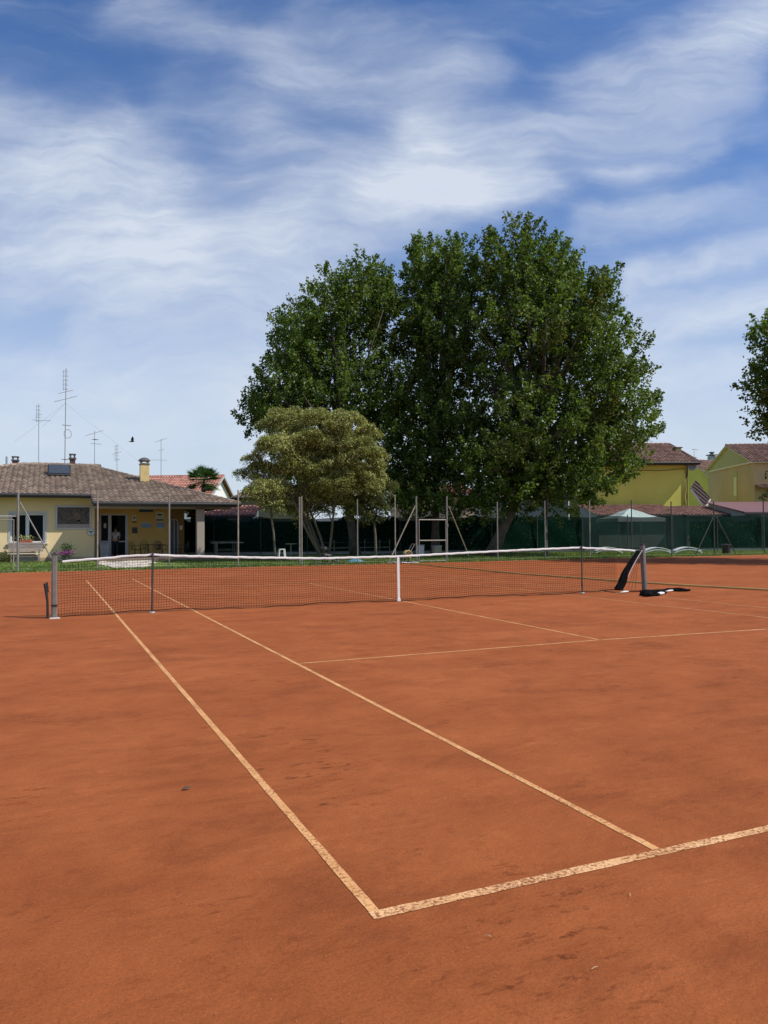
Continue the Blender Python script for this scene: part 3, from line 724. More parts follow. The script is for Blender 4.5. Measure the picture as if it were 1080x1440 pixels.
wallx(w2, xw, xr_, .0, zl(RY)-.15, RY, [(dx0, dx1, dz0, dz1)])
w2.build('wall', M['ochre'], house, label='ochre porch wall')
w3 = MB(); xs3 = Y(263, 740, RY-1.0)[0]
ar0, ar1 = Y(240, 740, RY+.0)[0], Y(247.5, 740, RY)[0]
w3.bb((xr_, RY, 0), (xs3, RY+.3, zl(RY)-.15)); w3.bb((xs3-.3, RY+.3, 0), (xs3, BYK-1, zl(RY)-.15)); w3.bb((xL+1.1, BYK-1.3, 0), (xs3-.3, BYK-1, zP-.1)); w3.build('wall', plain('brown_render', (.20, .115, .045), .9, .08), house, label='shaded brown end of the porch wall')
# interior behind door
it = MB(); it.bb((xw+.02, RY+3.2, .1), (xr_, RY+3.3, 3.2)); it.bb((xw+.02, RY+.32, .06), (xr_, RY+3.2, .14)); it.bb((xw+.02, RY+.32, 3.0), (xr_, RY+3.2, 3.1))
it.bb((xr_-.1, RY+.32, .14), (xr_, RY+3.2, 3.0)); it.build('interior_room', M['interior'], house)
# window
wn = MB(); fwid = .09
wn.bb((x_win0-.10, WY-.03, zw1), (x_win1+.10, WY+.05, zw1+.10)); wn.bb((x_win0-.10, WY-.03, zw0), (x_win0, WY+.05, zw1)); wn.bb((x_win1, WY-.03, zw0), (x_win1+.10, WY+.05, zw1))
window = wn.build('window', M['alu'], house)
fr = MB(); xm = Y(38.5, 740, WY)[0]; y_ = WY+.10
for (a, b) in ((x_win0, x_win0+fwid), (xm-fwid, xm+fwid), (x_win1-fwid, x_win1)): fr.bb((a, y_, zw0), (b, y_+.06, zw1))
fr.bb((x_win0+fwid, y_+.003, zw0), (x_win1-fwid, y_+.057, zw0+fwid)); fr.bb((x_win0+fwid, y_+.003, zw1-fwid), (x_win1-fwid, y_+.057, zw1)); fr.build('frame', M['winwhite'], window)
MB().bb((x_win0+.02, y_+.035, zw0+.02), (x_win1-.02, y_+.045, zw1-.02)).build('pane', M['glass'], window)
MB().bb((x_win0-.16, WY-.14, zw0-.07), (x_win1+.16, WY+.09, zw0-.003)).build('sill', M['stone'], window)
# porch door: two glazed leaves, the right one open onto the room
dr = MB(); f_ = .09
dr.bb((dx0, RY+.05, dz0), (dx0+f_, RY+.14, dz1)); dr.bb((dx1-f_*1.6, RY+.05, dz0), (dx1, RY+.14, dz1)); dr.bb((dx0+f_, RY+.053, dz1-f_), (dx1-f_*1.6, RY+.137, dz1))
xm1 = Y(155.5, 740, RY)[0]; dr.bb((xm1-.13, RY+.05, dz0), (xm1+.05, RY+.14, dz1-f_))
door = dr.build('door', M['alu'], house)
zlr = Y(160, 761.5, RY)[2]
MB().bb((dx0+f_, RY+.06, zlr-.05), (xm1-.13, RY+.13, zlr+.05)).bb((dx0+f_, RY+.08, dz0), (xm1-.13, RY+.11, zlr-.05)).build('lower_panel', M['alu'], door)
MB().bb((dx0+f_, RY+.09, zlr+.05), (xm1-.13, RY+.10, dz1-f_)).build('pane', M['glass'], door)
# right leaf half glazed
MB().bb((Y(165, 740, RY)[0], RY+.06, zlr-.04), (dx1-f_*1.6, RY+.12, zlr+.03)).build('rail', M['alu'], door)
MB().bb((Y(165, 740, RY)[0], RY+.085, dz0), (dx1-f_*1.6, RY+.095, dz1-f_)).build('pane', M['glass'], door)
MB().bb((Y(146, 740, RY)[0], RY+.045, Y(146, 742.5, RY)[2]), (Y(149.5, 740, RY)[0], RY+.055, Y(146, 736, RY)[2])).build('notice', M['paper'], door)
# end door arch (dark)
ad = MB(); cx_ = (Y(239.5, 740, RY)[0]+Y(250, 740, RY)[0])/2; hw = (Y(250, 740, RY)[0]-Y(239.5, 740, RY)[0])/2; za_ = Y(245, 735, RY)[2]
pts = [(cx_-hw, RY-.03, .15), (cx_+hw, RY-.03, .15)]+[(cx_+hw*math.cos(a), RY-.03, za_+hw*math.sin(a)) for a in np.linspace(0, PI, 9)]
ad.slab(pts, (0, .04, 0)); end_door = ad.build('arched_door', plain('dark_door', (.03, .035, .04), .35), house)
ab = MB(); P_ = [(cx_+hw*math.cos(a), RY-.04, za_+hw*math.sin(a)) for a in np.linspace(0, PI, 11)]
ab.tube([(cx_+hw, RY-.04, .15)]+P_+[(cx_-hw, RY-.04, .15)], .03, 6); ab.tube([(cx_, RY-.05, .15), (cx_, RY-.05, za_+hw)], .025, 6); ab.build('frame', M['alu'], end_door)
# pillar
pxl, pxr = Y(276, 750, PY+.6)[0], Y(286.5, 750, PY+.6)[0]
MB().bb((pxl, PY+.35, .10), (pxr, PY+.35+(pxr-pxl), zP-.29)).build('pillar', M['pillar'], house, bevel=.01)
# porch floor
MB().bb((xw+.02, PY+.25, 0), (xR-.6, RY, .15)).build('porch_floor', M['porch'], house)
# downpipe
MB().tube([(xw+.06, WY-.08, 0.02), (xw+.06, WY-.08, zl(WY)-.45), (xc+.12, EY-.1, zP+.05)], .04, 8).build('downpipe', plain('brown_pipe', (.14, .10, .06), .5), house)
# base course
MB().bb((xL+.8, WY-.025, .0), (xw+.0, WY-.003, .22)).build('plinth', plain('stained_plinth', (.40, .30, .20), .9, .15, 1.5), house)
# chimneys (of the clubhouse)
def roof_z(y): return zl(min(y, 2*RIY-y))
ch = MB(); cyy = 45.6; cu0, cu1 = Y(197.5, 660, cyy)[0], Y(210, 660, cyy)[0]; ct = Y(203, 651, cyy)[2]; w_ = cu1-cu0
ch.bb((cu0, cyy, Y(203, 681, cyy)[2]-.3), (cu1, cyy+w_, ct)); chm = ch.build('chimney', M['chimney'], roof)
cp = MB(); c = ((cu0+cu1)/2, cyy+w_/2, ct)
for sx in (-1, 1):
    for sy in (-1, 1): cp.box((c[0]+sx*w_*.36, c[1]+sy*w_*.36, ct+.06), (.09, .09, .12))
cp.lathe((c[0], c[1], ct+.12), [(.001, 0), (w_*.68, 0), (w_*.68, .06), (w_*.55, .14), (w_*.3, .21), (.001, .24)], 14)
cp.box((c[0], c[1], ct-.06), (w_*1.12, w_*1.12, .07)); cp.build('chimney_cap', M['concrete'], roof)
def chimney(u0_, u1_, vb, vt, y, par, m_='brick', name='chimney'):
    a, b = Y(u0_, 640, y)[0], Y(u1_, 640, y)[0]; zt = Y((u0_+u1_)/2, vt, y)[2]; zb_ = Y((u0_+u1_)/2, vb, y)[2]; w_ = b-a
    k = MB(); k.bb((a, y, zb_-1.2), (b, y+w_, zt-.35)); k.build(name, M[m_], par)
    k = MB(); k.bb((a-.06, y-.06, zt-.35), (b+.06, y+w_+.06, zt-.25))
    for sx in (a+.05, b-.05):
        for sy in (y+.05, y+w_-.05): k.box((sx, sy, zt-.16), (.1, .1, .18))
    k.bb((a-.04, y-.04, zt-.07), (b+.04, y+w_+.04, zt)); k.build(name+'_cap', M['concrete'], par)
chimney(98, 106, 653, 638, 50.6, roof)
# solar panel
sp = empty('solar_panel', (*Y(83, 668, 46.6)[:2], zl(46.6)), 'dark solar water panel standing on the left of the clubhouse roof', 'solar panel')
pa, pb = Y(67.5, 666, 46.6), Y(99, 666, 46.6); tz = Y(83, 653.5, 47.6)[2]
b0 = np.array([pa[0], 46.6, zl(46.6)+.22]); b1 = np.array([pb[0], 46.6, zl(46.6)+.22]); t1 = np.array([pb[0], 47.5, tz]); t0 = np.array([pa[0], 47.5, tz])
nn = np.cross(b1-b0, t0-b0); nn /= np.linalg.norm(nn)
MB().slab([b0, b1, t1, t0], nn*-.07).build('frame', M['black'], sp)
MB().slab([b0+(t1-b0)*.03+nn*.004, b1+(t0-b1)*.03+nn*.004, t1+(b0-t1)*.03+nn*.004, t0+(b1-t0)*.03+nn*.004], nn*.008).build('glass', M['solar'], sp)
MB().tube([b0-nn*.1, b1-nn*.1], .1, 8).build('header_tube', M['black'], sp)
for q_ in (t0, t1): MB().tube([q_-nn*.06, q_+[0, .3, -.9]], .03, 6).build('support', M['black'], sp)

# ---- things on and around the clubhouse
def plaque(name, u0_, u1_, v0_, v1_, y, m_, label, cat, frame=None, group=None, marks=(), th=.03):
    a = Y(u0_, v1_, y); b = Y(u1_, v0_, y); t = empty(name, ((a[0]+b[0])/2, y, min(a[2], b[2])), label, cat, group)
    z0, z1 = sorted((a[2], b[2])); x0, x1 = a[0], b[0]
    MB().bb((x0, y-th, z0), (x1, y-.002, z1)).build('board', m_, t)
    if frame:
        f = MB(); w = frame[0]
        f.bb((x0-w, y-th-.02, z0-w), (x0, y-.002, z1+w)); f.bb((x1, y-th-.02, z0-w), (x1+w, y-.002, z1+w)); f.bb((x0, y-th-.018, z1), (x1, y-.003, z1+w)); f.bb((x0, y-th-.018, z0-w), (x1, y-.003, z0)); f.build('frame', frame[1], t)
    for (fx0, fx1, fz0, fz1, mm) in marks:
        MB().bb((x0+(x1-x0)*fx0, y-th-.006, z0+(z1-z0)*fz0), (x0+(x1-x0)*fx1, y-th+.001, z0+(z1-z0)*fz1)).build('marking', mm, t)
    return t, x0, x1, z0, z1
t, x0, x1, z0, z1 = plaque('framed_picture', 80.5, 126, 713.5, 742, WY-.02, M['picture'], 'large framed dark photograph of a tennis player on the cream wall', 'picture', (.09, M['alu']))
H = z1-z0; W_ = x1-x0
MB().bb((x0+.01, WY-.058, z0+.01), (x1-.01, WY-.049, z0+H*.17)).build('pale_strip', plain('strip_pink', (.33, .26, .24), .7), t)
fg = MB()
def pp(fx, fz): return (x0+W_*fx, WY-.062, z0+H*fz)
fg.slab([pp(.50, .45), pp(.63, .28), pp(.72, .30), pp(.72, .62), pp(.62, .78), pp(.50, .70)], (0, .012, 0))
fg.slab([pp(.52, .80), pp(.60, .80), pp(.61, .93), pp(.53, .93)], (0, .012, 0))
fg.slab([pp(.15, .50), pp(.17, .55), pp(.36, .44), pp(.36, .38)], (0, .012, 0)); fg.slab([pp(.36, .38), pp(.50, .50), pp(.50, .56), pp(.36, .45)], (0, .013, 0)); fg.slab([pp(.60, .30), pp(.80, .30), pp(.80, .35), pp(.62, .38)], (0, .014, 0))
fg.build('player_figure', plain('faded_figure', (.14, .09, .06), .7, .3, 8), t)
# round dial
c = Y(127.8, 748.5, WY-.02); t = empty('wall_dial', c, 'round grey dial with three dark spokes at the right corner of the cream wall', 'wall dial')
k = MB(); pr = [(c[0]+.17*math.cos(a), c[1]-.05, c[2]+.17*math.sin(a)) for a in np.linspace(0, 2*PI, 21)[:-1]]; k.slab(pr, (0, .045, 0)); k.build('face', M['paper'], t)
MB().tube([(c[0]+.19*math.cos(a), c[1]-.04, c[2]+.19*math.sin(a)) for a in np.linspace(0, 2*PI, 25)], .025, 6, False).build('rim', M['alu'], t)
k = MB()
for a in (.6, 2.5, 4.7): k.beam((c[0], c[1]-.065, c[2]), (c[0]+.12*math.cos(a), c[1]-.065, c[2]+.12*math.sin(a)), .02, .05)
k.build('spokes', M['ink'], t)
# porch signs
sg = 'notices on the ochre porch wall'
plaque('notice_board', 195.5, 215.5, 709.5, 720, RY-.01, M['navy'], 'dark navy board with one pale stripe high on the porch wall', 'sign', None, sg, [(.02, .98, .30, .42, M['blue1'])])
plaque('notice', 186, 191.5, 724.5, 732, RY-.01, M['paper'], 'small square notice with a dark ring beside the glazed door', 'sign', None, sg, [(.3, .7, .3, .7, M['ink'])])
plaque('notice', 186, 192, 733.3, 735, RY-.01, M['ink'], 'narrow dark name strip under the square ring notice', 'sign', None, sg)
plaque('letter_box', 185.8, 193, 741.5, 750, RY-.01, M['navy'], 'small dark box low on the wall right of the glazed door', 'letter box', None, None, [(.15, .85, .15, .8, M['ink'])], th=.10)
plaque('notice', 218.5, 227, 711, 716.8, RY-.01, plain('faint_orange', (.42, .24, .10), .8), 'faded orange poster at the top right of the porch wall', 'sign', None, sg, [(.05, .9, .0, .1, M['redink'])])
plaque('notice', 219, 230.5, 720, 733, RY-.01, M['paper'], 'pale poster with dark heading above the right blue sign', 'sign', None, sg, [(.2, .75, .6, .78, M['ink']), (.05, .95, .05, .22, M['navy']), (.1, .9, .32, .36, M['ink'])])
plaque('notice', 199, 212, 735.5, 742, RY-.01, M['blue1'], 'light blue sign in the middle of the porch wall', 'sign', None, sg, [(0, 1, .88, 1.1, M['alu'])])
plaque('notice', 220, 231, 735, 742.5, RY-.01, M['blue1'], 'light blue sign at the right under the pale poster', 'sign', None, sg, [(0, 1, -.1, .1, M['alu'])])
plaque('notice', 252.5, 256.5, 739, 745, RY-.01, M['paper'], 'small pale sheet on the shaded brown end of the porch wall', 'sign', None, sg)
# cabinet by the door
cb_ = Y(139.5, 765, RY-.6); ce = Y(154, 765, RY-.6); t = empty('storage_bin', ((cb_[0]+ce[0])/2, RY-.5, .15), 'grey plastic bin with a lid beside the glazed door', 'bin')
k = MB(); zt = Y(146, 765.5, RY-.6)[2]; x0, x1 = cb_[0], ce[0]
k.add([(x0+.05, RY-.62, .15), (x1-.05, RY-.62, .15), (x1-.05, RY-.12, .15), (x0+.05, RY-.12, .15), (x0, RY-.66, zt), (x1, RY-.66, zt), (x1, RY-.08, zt), (x0, RY-.08, zt)], [(3,2,1,0),(4,5,6,7),(0,1,5,4),(1,2,6,5),(2,3,7,6),(3,0,4,7)])
k.build('body', M['alu'], t, bevel=.02); MB().bb((x0-.02, RY-.69, zt+.003), (x1+.02, RY-.05, zt+.07)).build('lid', M['winwhite'], t, bevel=.02)
MB().bb((x0-.16, RY-.5, .152), (x0-.03, RY-.1, zt+.25)).build('side_board', M['black'], t)
# bench under window
by = WY-.75; bx0, bx1 = Y(11, 780, by)[0], Y(60.5, 780, by)[0]; t = empty('wooden_bench', ((bx0+bx1)/2, by, 0), 'weathered grey wooden bench with slatted back under the window', 'bench')
zs = .44; 
for i in range(4): MB().bb((bx0, by+.42+i*.012, zs+.12+i*.125), (bx1, by+.445+i*.012, zs+.225+i*.125)).build('back_slat', M['wood'], t)
k = MB()
for i in range(3): k.bb((bx0-.05, by+i*.13-.03, zs), (bx1+.05, by+.10+i*.13-.03, zs+.035))
k.build('seat', M['stone'], t)
MB().bb((bx0+.1, by+.30, .06), (bx1-.25, by+.33, zs-.08)).build('front_board', M['wood'], t, label='board below the seat')
for x in (bx0+.15, bx1-.2):
    MB().bb((x-.04, by+.0, 0), (x+.04, by+.07, zs-.002)).build('leg', M['wood'], t); MB().bb((x-.04, by+.47, 0), (x+.04, by+.53, zs+.62)).build('leg', M['wood'], t)

# leaf clusters
def leaf_cloud(C, size, n_dir_up=.3, aspect=.6, fold=.25):
    """C (N,3) centres -> quads folded along the midrib"""
    N = len(C); a = rng.normal(size=(N, 3)); a /= np.linalg.norm(a, axis=1)[:, None]
    nrm = rng.normal(size=(N, 3)); nrm[:, 2] += n_dir_up*3; nrm -= a*(nrm*a).sum(1)[:, None]; nrm /= np.linalg.norm(nrm, axis=1)[:, None]
    b = np.cross(nrm, a); s = (size*rng.uniform(.6, 1.25, N))[:, None]
    V = np.empty((N, 4, 3)); V[:, 0] = C-a*s*.5; V[:, 2] = C+a*s*.5; V[:, 1] = C+b*s*.5*aspect+nrm*s*fold*.5+a*s*.08; V[:, 3] = C-b*s*.5*aspect+nrm*s*fold*.5+a*s*.08
    return V.reshape(-1, 3), np.arange(N*4).reshape(-1, 4)
def shrub(name, c, r, n, size, mat_, label, cat, par_parts=None, pot=None):
    t = empty(name, (c[0], c[1], 0 if pot is None else pot), label, cat)
    d = rng.normal(size=(n, 3)); d /= np.linalg.norm(d, axis=1)[:, None]; C = np.array(c)+d*np.array(r)*(rng.random(n)**.4)[:, None]
    V, Fq = leaf_cloud(C, size, .2); fast_mesh('foliage', V, Fq, mat_, t); return t
# flower pot with purple flowers
c = Y(93.5, 786, 41.5); t = empty('flower_pot', (c[0], 41.5, 0), 'round pot of purple petunias standing on the lawn before the cream wall', 'flower pot')
MB().lathe((c[0], 41.5, 0), [(.001, .0), (.15, .0), (.2, .3), (.23, .32), (.23, .36), (.18, .36), (.001, .33)], 16).build('pot', M['concrete'], t)
z_ = Y(93, 778, 41.5)[2]
C = np.array([c[0], 41.5, z_-.1])+rng.normal(size=(500, 3))*np.array([.17, .15, .12]); V, Fq = leaf_cloud(C, .07); fast_mesh('foliage', V, Fq, M['shrub'], t)
C = np.array([c[0]+.03, 41.35, z_+.04])+rng.normal(size=(220, 3))*np.array([.16, .1, .06]); V, Fq = leaf_cloud(C, .07, aspect=1); fast_mesh('purple_flowers', V, Fq, M['petal'], t)  # purple petunia blossoms, one quad per petal
C = np.array([c[0]+.02, 41.55, z_+.28])+rng.normal(size=(420, 3))*np.array([.16, .1, .12]); V, Fq = leaf_cloud(C, .08); fast_mesh('tall_leaves', V, Fq, M['palm'], t)
# window box
c = Y(39, 761.5, WY-.2); t = empty('window_box', (c[0], WY-.05, zw0), 'terracotta trough of yellow green plants on the window sill', 'planter')
MB().bb((c[0]-.38, WY-.12, zw0), (c[0]+.22, WY+.08, zw0+.17)).build('trough', M['terracotta'], t, bevel=.01)
C = np.array([c[0]-.1, WY-.02, zw0+.25])+rng.normal(size=(260, 3))*np.array([.22, .06, .09]); V, Fq = leaf_cloud(C, .07); fast_mesh('foliage', V, Fq, M['petalred'], t)
c = Y(5, 786, WY-.8); shrub('shrub', (c[0], WY-.7, .25), (.45, .35, .32), 900, .08, M['leafB2'], 'low grey green shrub at the left end of the wooden bench', 'shrub')

# metal chairs and tables on the porch
def make_chair():
    t = empty('metal_chair', (0, 0, 0), '', 'chair'); r = .014
    k = MB()
    for i in range(7): k.tube([(-.2+i*.067, -.2, .44), (-.2+i*.067, .2, .44)], .008, 5)
    k.tube([(-.22, -.22, .44), (.22, -.22, .44), (.22, .22, .44), (-.22, .22, .44), (-.22, -.22, .44)], r, 6, False); k.build('seat', M['black'], t)
    for x in (-.22, .22):
        MB().tube([(x, -.22, .44), (x*1.08, -.25, 0)], r, 6).build('leg', M['black'], t); MB().tube([(x, .22, .44), (x*1.08, .27, 0)], r, 6).build('leg', M['black'], t)
        MB().tube([(x, .24, .68), (x*1.1, .05, .67), (x*1.1, -.18, .65), (x, -.22, .44)], r, 6).build('armrest', M['black'], t)
    k = MB(); k.tube([(-.22, .22, .44), (-.23, .26, .7), (-.15, .29, .86), (0, .3, .9), (.15, .29, .86), (.23, .26, .7), (.22, .22, .44)], r, 6)
    for i in range(5): k.tube([((-.1+i*.05)*.5, .22, .44), (-.14+i*.07, .28, .84-abs(i-2)*.02)], .009, 5)
    k.build('backrest', M['black'], t); return t
def make_table():
    t = empty('metal_table', (0, 0, 0), '', 'table')
    MB().lathe((0, 0, .70), [(.001, 0), (.36, 0), (.37, .012), (.36, .024), (.001, .024)], 20).build('tabletop', M['black'], t)
    for k in range(3):
        a = k*2*PI/3+.4; MB().tube([(.05*math.cos(a), .05*math.sin(a), .69), (.10*math.cos(a), .10*math.sin(a), .4), (.30*math.cos(a), .30*math.sin(a), 0)], .016, 6).build('leg', M['black'], t)
    return t
ch0 = make_chair(); tb0 = make_table()
lst = [(190, 42.6, 2.2, 'black metal chair nearest the glazed door on the porch'), (203, 43.3, 3.0, 'black metal chair behind the left porch table, below the light blue sign'), (222, 43.5, 2.8, 'black metal chair pushed up behind the right porch table'), (228, 42.0, .6, 'black metal chair in front of the right porch table'), (248, 43.2, 1.4, 'black metal chair beside the shaded brown end wall'), (258, 42.6, -1.4, 'black metal chair nearest the porch pillar')]
for i, (u, y, a, lab) in enumerate(lst):
    o = ch0 if i == 0 else copy_tree(ch0); o.location = (Y(u, 775, y)[0], y, .15); o.rotation_euler = (0, 0, a); o['label'] = lab; o['group'] = 'black metal chairs on the porch'
for i, (u, y, lab) in enumerate([(207, 42.4, 'round black metal table at the left of the porch'), (224, 42.8, 'round black metal table at the right of the porch')]):
    o = tb0 if i == 0 else copy_tree(tb0); o.location = (Y(u, 775, y)[0], y, .15); o['label'] = lab; o['group'] = 'black metal tables on the porch'

# ------------------------------------------------------------------ people
def skin_body(name, joints, edges, material, parent, sub=1):
    me = bpy.data.meshes.new(name); org = ORG[parent.name]
    me.from_pydata([tuple(np.array(j[0])-org) for j in joints], edges, [])
    o = bpy.data.objects.new(name, me); COL.objects.link(o)
    s = o.modifiers.new('Skin', 'SKIN'); s.use_smooth_shade = True
    me.skin_vertices or None
    if not me.skin_vertices:
        pass
    for i, j in enumerate(joints):
        sv = me.skin_vertices[0].data[i] if me.skin_vertices else None
        if sv: sv.radius = (j[1], j[2] if len(j) > 2 else j[1]); sv.use_root = (i == 0)
    o.modifiers.new('Sub', 'SUBSURF').levels = sub; o.modifiers['Sub'].render_levels = sub
    me.materials.append(material); o.parent = parent; ORG[o.name] = org
    return o
def ball(mb, c, r, n=12):
    prof = [(max(.0005, math.sin(t)), -math.cos(t)) for t in np.linspace(0, PI, 9)]
    c = np.array(c, float); vs = [c+np.array([p*math.cos(2*PI*k/n)*r[0], p*math.sin(2*PI*k/n)*r[1], z*r[2]]) for p, z in prof for k in range(n)]
    mb.add(vs, [(i*n+k, i*n+(k+1) % n, (i+1)*n+(k+1) % n, (i+1)*n+k) for i in range(8) for k in range(n)])
pc = Y(161.5, 775, RY+.15); bx_, by_ = pc[0], RY-.05
per = empty('person', (bx_, by_, .15), 'person in a white shirt and dark trousers standing in the open glazed door', 'person')
def J(x, y, z, a, b=None): return ((bx_+x, by_+y, .15+z), a, b or a)
body_j = [J(0, 0, .92, .13, .10), J(.02, -.02, 1.12, .12, .09), J(.0, -.05, 1.34, .17, .10), J(0, -.05, 1.47, .06), J(0, -.07, 1.55, .055),
          J(-.19, -.05, 1.38, .055), J(-.24, -.04, 1.12, .043), J(-.15, -.2, .95, .033), J(.19, -.05, 1.38, .055), J(.25, -.06, 1.1, .043), J(.16, -.24, 1.0, .033),
          J(-.09, 0, .86, .095), J(-.10, .0, .48, .065), J(-.10, .03, .09, .045), J(-.11, -.12, .04, .035), J(.09, 0, .86, .095), J(.11, -.02, .48, .065), J(.12, .02, .09, .045), J(.13, -.13, .04, .035)]
skin_body('body', body_j, [(0,1),(1,2),(2,3),(3,4),(2,5),(5,6),(6,7),(2,8),(8,9),(9,10),(0,11),(11,12),(12,13),(13,14),(0,15),(15,16),(16,17),(17,18)], M['skin'], per, 2)
skin_body('shirt', [J(0, 0, .90, .16, .125), J(.02, -.02, 1.12, .145, .115), J(0, -.05, 1.34, .19, .125), J(-.2, -.05, 1.39, .075), J(-.235, -.04, 1.2, .07), J(.2, -.05, 1.39, .075), J(.24, -.05, 1.2, .07)], [(0,1),(1,2),(2,3),(3,4),(2,5),(5,6)], M['shirt'], per, 2)
skin_body('trousers', [J(0, 0, .90, .14, .115), J(-.09, 0, .84, .11), J(-.10, 0, .48, .085), J(-.10, .03, .1, .07), J(.09, 0, .84, .11), J(.11, -.02, .48, .085), J(.12, .02, .1, .07)], [(0,1),(1,2),(2,3),(0,4),(4,5),(5,6)], M['trousers'], per, 2)
hd = MB(); hc = np.array([bx_, by_-.08, .15+1.63]); ball(hd, hc, (.075, .092, .115)); ball(hd, hc+[0, -.095, -.01], (.014, .02, .02), 6); ball(hd, hc+[.078, .0, -.01], (.012, .02, .03), 6); ball(hd, hc+[-.078, .0, -.01], (.012, .02, .03), 6); hd.build('head', M['skin'], per, smooth=True)
hr = MB(); ball(hr, hc+[0, .018, .03], (.085, .092, .105)); hr.build('hair', M['hair'], per, smooth=True)
for sx in (-1, 1):
    hm = MB(); w0 = np.array([bx_+sx*.155, by_-.22, .15+(.95 if sx < 0 else 1.0)]); ball(hm, w0+[0, -.04, -.01], (.035, .045, .02), 8)
    for q in range(4): hm.tube([w0+[(q-1.5)*.017, -.07, -.01], w0+[(q-1.5)*.018, -.105, -.02], w0+[(q-1.5)*.018, -.12-.008*(q in (1, 2)), -.045]], [.009, .008, .007], 6)
    hm.tube([w0+[-sx*.03, -.02, -.01], w0+[-sx*.05, -.05, -.02], w0+[-sx*.05, -.075, -.03]], [.011, .009, .008], 6); hm.build('hand', M['skin'], per, smooth=True)
# eyes/mouth hints
em = MB(); 
for sx in (-1, 1): ball(em, hc+[sx*.03, -.083, .012], (.011, .008, .007), 6)
em.box(hc+[0, -.087, -.05], (.04, .01, .008)); em.build('face_features', M['hair'], per)
per.rotation_euler = (0, 0, PI-.35)

# ------------------------------------------------------------------ garden furniture behind the fence
def trestle(name, u0_, u1_, vtop, y, label, cat, m_, depth=.7, top_t=.045, h=None, bench=False):
    a = Y(u0_, vtop, y); b = Y(u1_, vtop, y); z = h or a[2]; t = empty(name, ((a[0]+b[0])/2, y, 0), label, cat)
    MB().bb((a[0], y, z-top_t), (b[0], y+depth, z)).build('tabletop', m_, t)
    for x in (a[0]+.35, b[0]-.35):
        for q in (y+.08, y+depth-.08): MB().tube([(x, q, z-top_t), (x+(.06 if x > a[0]+.5 else -.06), q, 0)], .028, 6).build('leg', M['galv'], t)
    MB().tube([(a[0]+.35, y+depth/2, z*.45), (b[0]-.35, y+depth/2, z*.45)], .02, 6).build('stretcher', M['galv'], t)
    return t
trestle('garden_table', 298, 343, 763, 45.5, 'long grey garden table beyond the porch pillar', 'table', plain('grey_table', (.25, .25, .24), .6))
trestle('garden_table', 297, 337, 761, 48.0, 'second grey garden table just behind the long one', 'table', plain('dark_table', (.13, .13, .13), .6))
t = empty('round_table', (*Y(409, 775, 42)[:2], 0), 'round grey pedestal table in front of the green screen beside the white stool', 'table'); c = Y(409, 764.5, 42)
MB().lathe((c[0], 42, c[2]), [(.001, -.03), (.36, -.03), (.37, 0), (.001, 0)], 18).build('tabletop', M['galv'], t)
MB().tube([(c[0], 42, c[2]-.03), (c[0], 42, .04)], .035, 8).build('pedestal', M['galv'], t)
MB().lathe((c[0], 42, 0), [(.25, 0), (.25, .02), (.04, .06)], 14).build('base', M['galv'], t)
sx0, sx1 = Y(392.5, 775, 41)[0], Y(402, 775, 41)[0]; zt = Y(397, 772, 41)[2]; t = empty('plastic_stool', ((sx0+sx1)/2, 41, 0), 'small white plastic stool in front of the green screen', 'stool')
MB().bb((sx0+.03, 41, zt-.05), (sx1-.03, 41.3, zt)).build('seat', M['whitepl'], t, bevel=.01)
for x, o_ in ((sx0+.03, -.03), (sx1-.03, .03)):
    for y_ in (41.03, 41.27): MB().beam((x+(.02 if o_ < 0 else -.02), y_, zt-.05), (x+o_, y_, 0), .05, .04).build('leg', M['whitepl'], t)
# low rail
rl = empty('low_railing', (*Y(500, 775, 44)[:2], 0), 'low grey two bar railing in the shade under the trees', 'railing')
for v_, r_, m_ in ((771, .03, 'galv'), (763.5, .02, 'dkgreen')):
    a = Y(452, v_, 44); b = Y(548, v_, 44.5); MB().tube([a, (b[0], b[1], a[2])], r_, 8).build('rail', M[m_], rl)
for u in (452, 470, 491, 513, 534, 548): p = Y(u, 771, 44.2); MB().tube([(p[0], 44.2, 0), (p[0], 44.2, 1.0)], .025, 6).build('post', M['galv'], rl)
MB().bb((Y(452, 770, 43.9)[0], 43.85, Y(452, 771.5, 43.9)[2]), (Y(459.5, 770, 43.9)[0], 43.95, Y(452, 769, 43.9)[2])).build('rail_end_block', M['white'], rl)  # white block at the left end of the rail

# line brush cart near u 455, hose cart near u 575
def wheel(mb, c, r, ax, tr=.02, n=16):
    ax = np.array(ax, float); ax /= np.linalg.norm(ax); a = np.cross(ax, [0, 0, 1.]); a /= np.linalg.norm(a); b = np.cross(ax, a)
    c = np.array(c, float); mb.tube([c+(a*math.cos(t)+b*math.sin(t))*r for t in np.linspace(0, 2*PI, n+1)], tr, 6, False)
    for k in range(6): t = k*PI/3; mb.tube([c, c+(a*math.cos(t)+b*math.sin(t))*r], tr*.35, 4)
c = Y(458, 793, 30.9); t = empty('drag_brush', (c[0], 30.9, 0), 'black court drag brush with raised handle at the far clay edge left of centre', 'drag brush')
x = c[0]
MB().bb((x-.75, 30.75, .02), (x+.9, 30.95, .10)).build('brush_head', M['black'], t)
k = MB(); k.tube([(x-.45, 30.85, .10), (x-.05, 30.9, .42), (x-.2, 30.9, .78), (x+.1, 30.95, .66)], .022, 6); k.tube([(x+.55, 30.85, .10), (x+.1, 30.9, .42), (x-.05, 30.9, .42)], .022, 6); k.tube([(x-.6, 30.9, .1), (x-.15, 30.9, .5), (x+.3, 30.95, .42), (x+.45, 30.9, .2), (x+.8, 30.85, .08)], .018, 6); k.build('handle', M['black'], t)
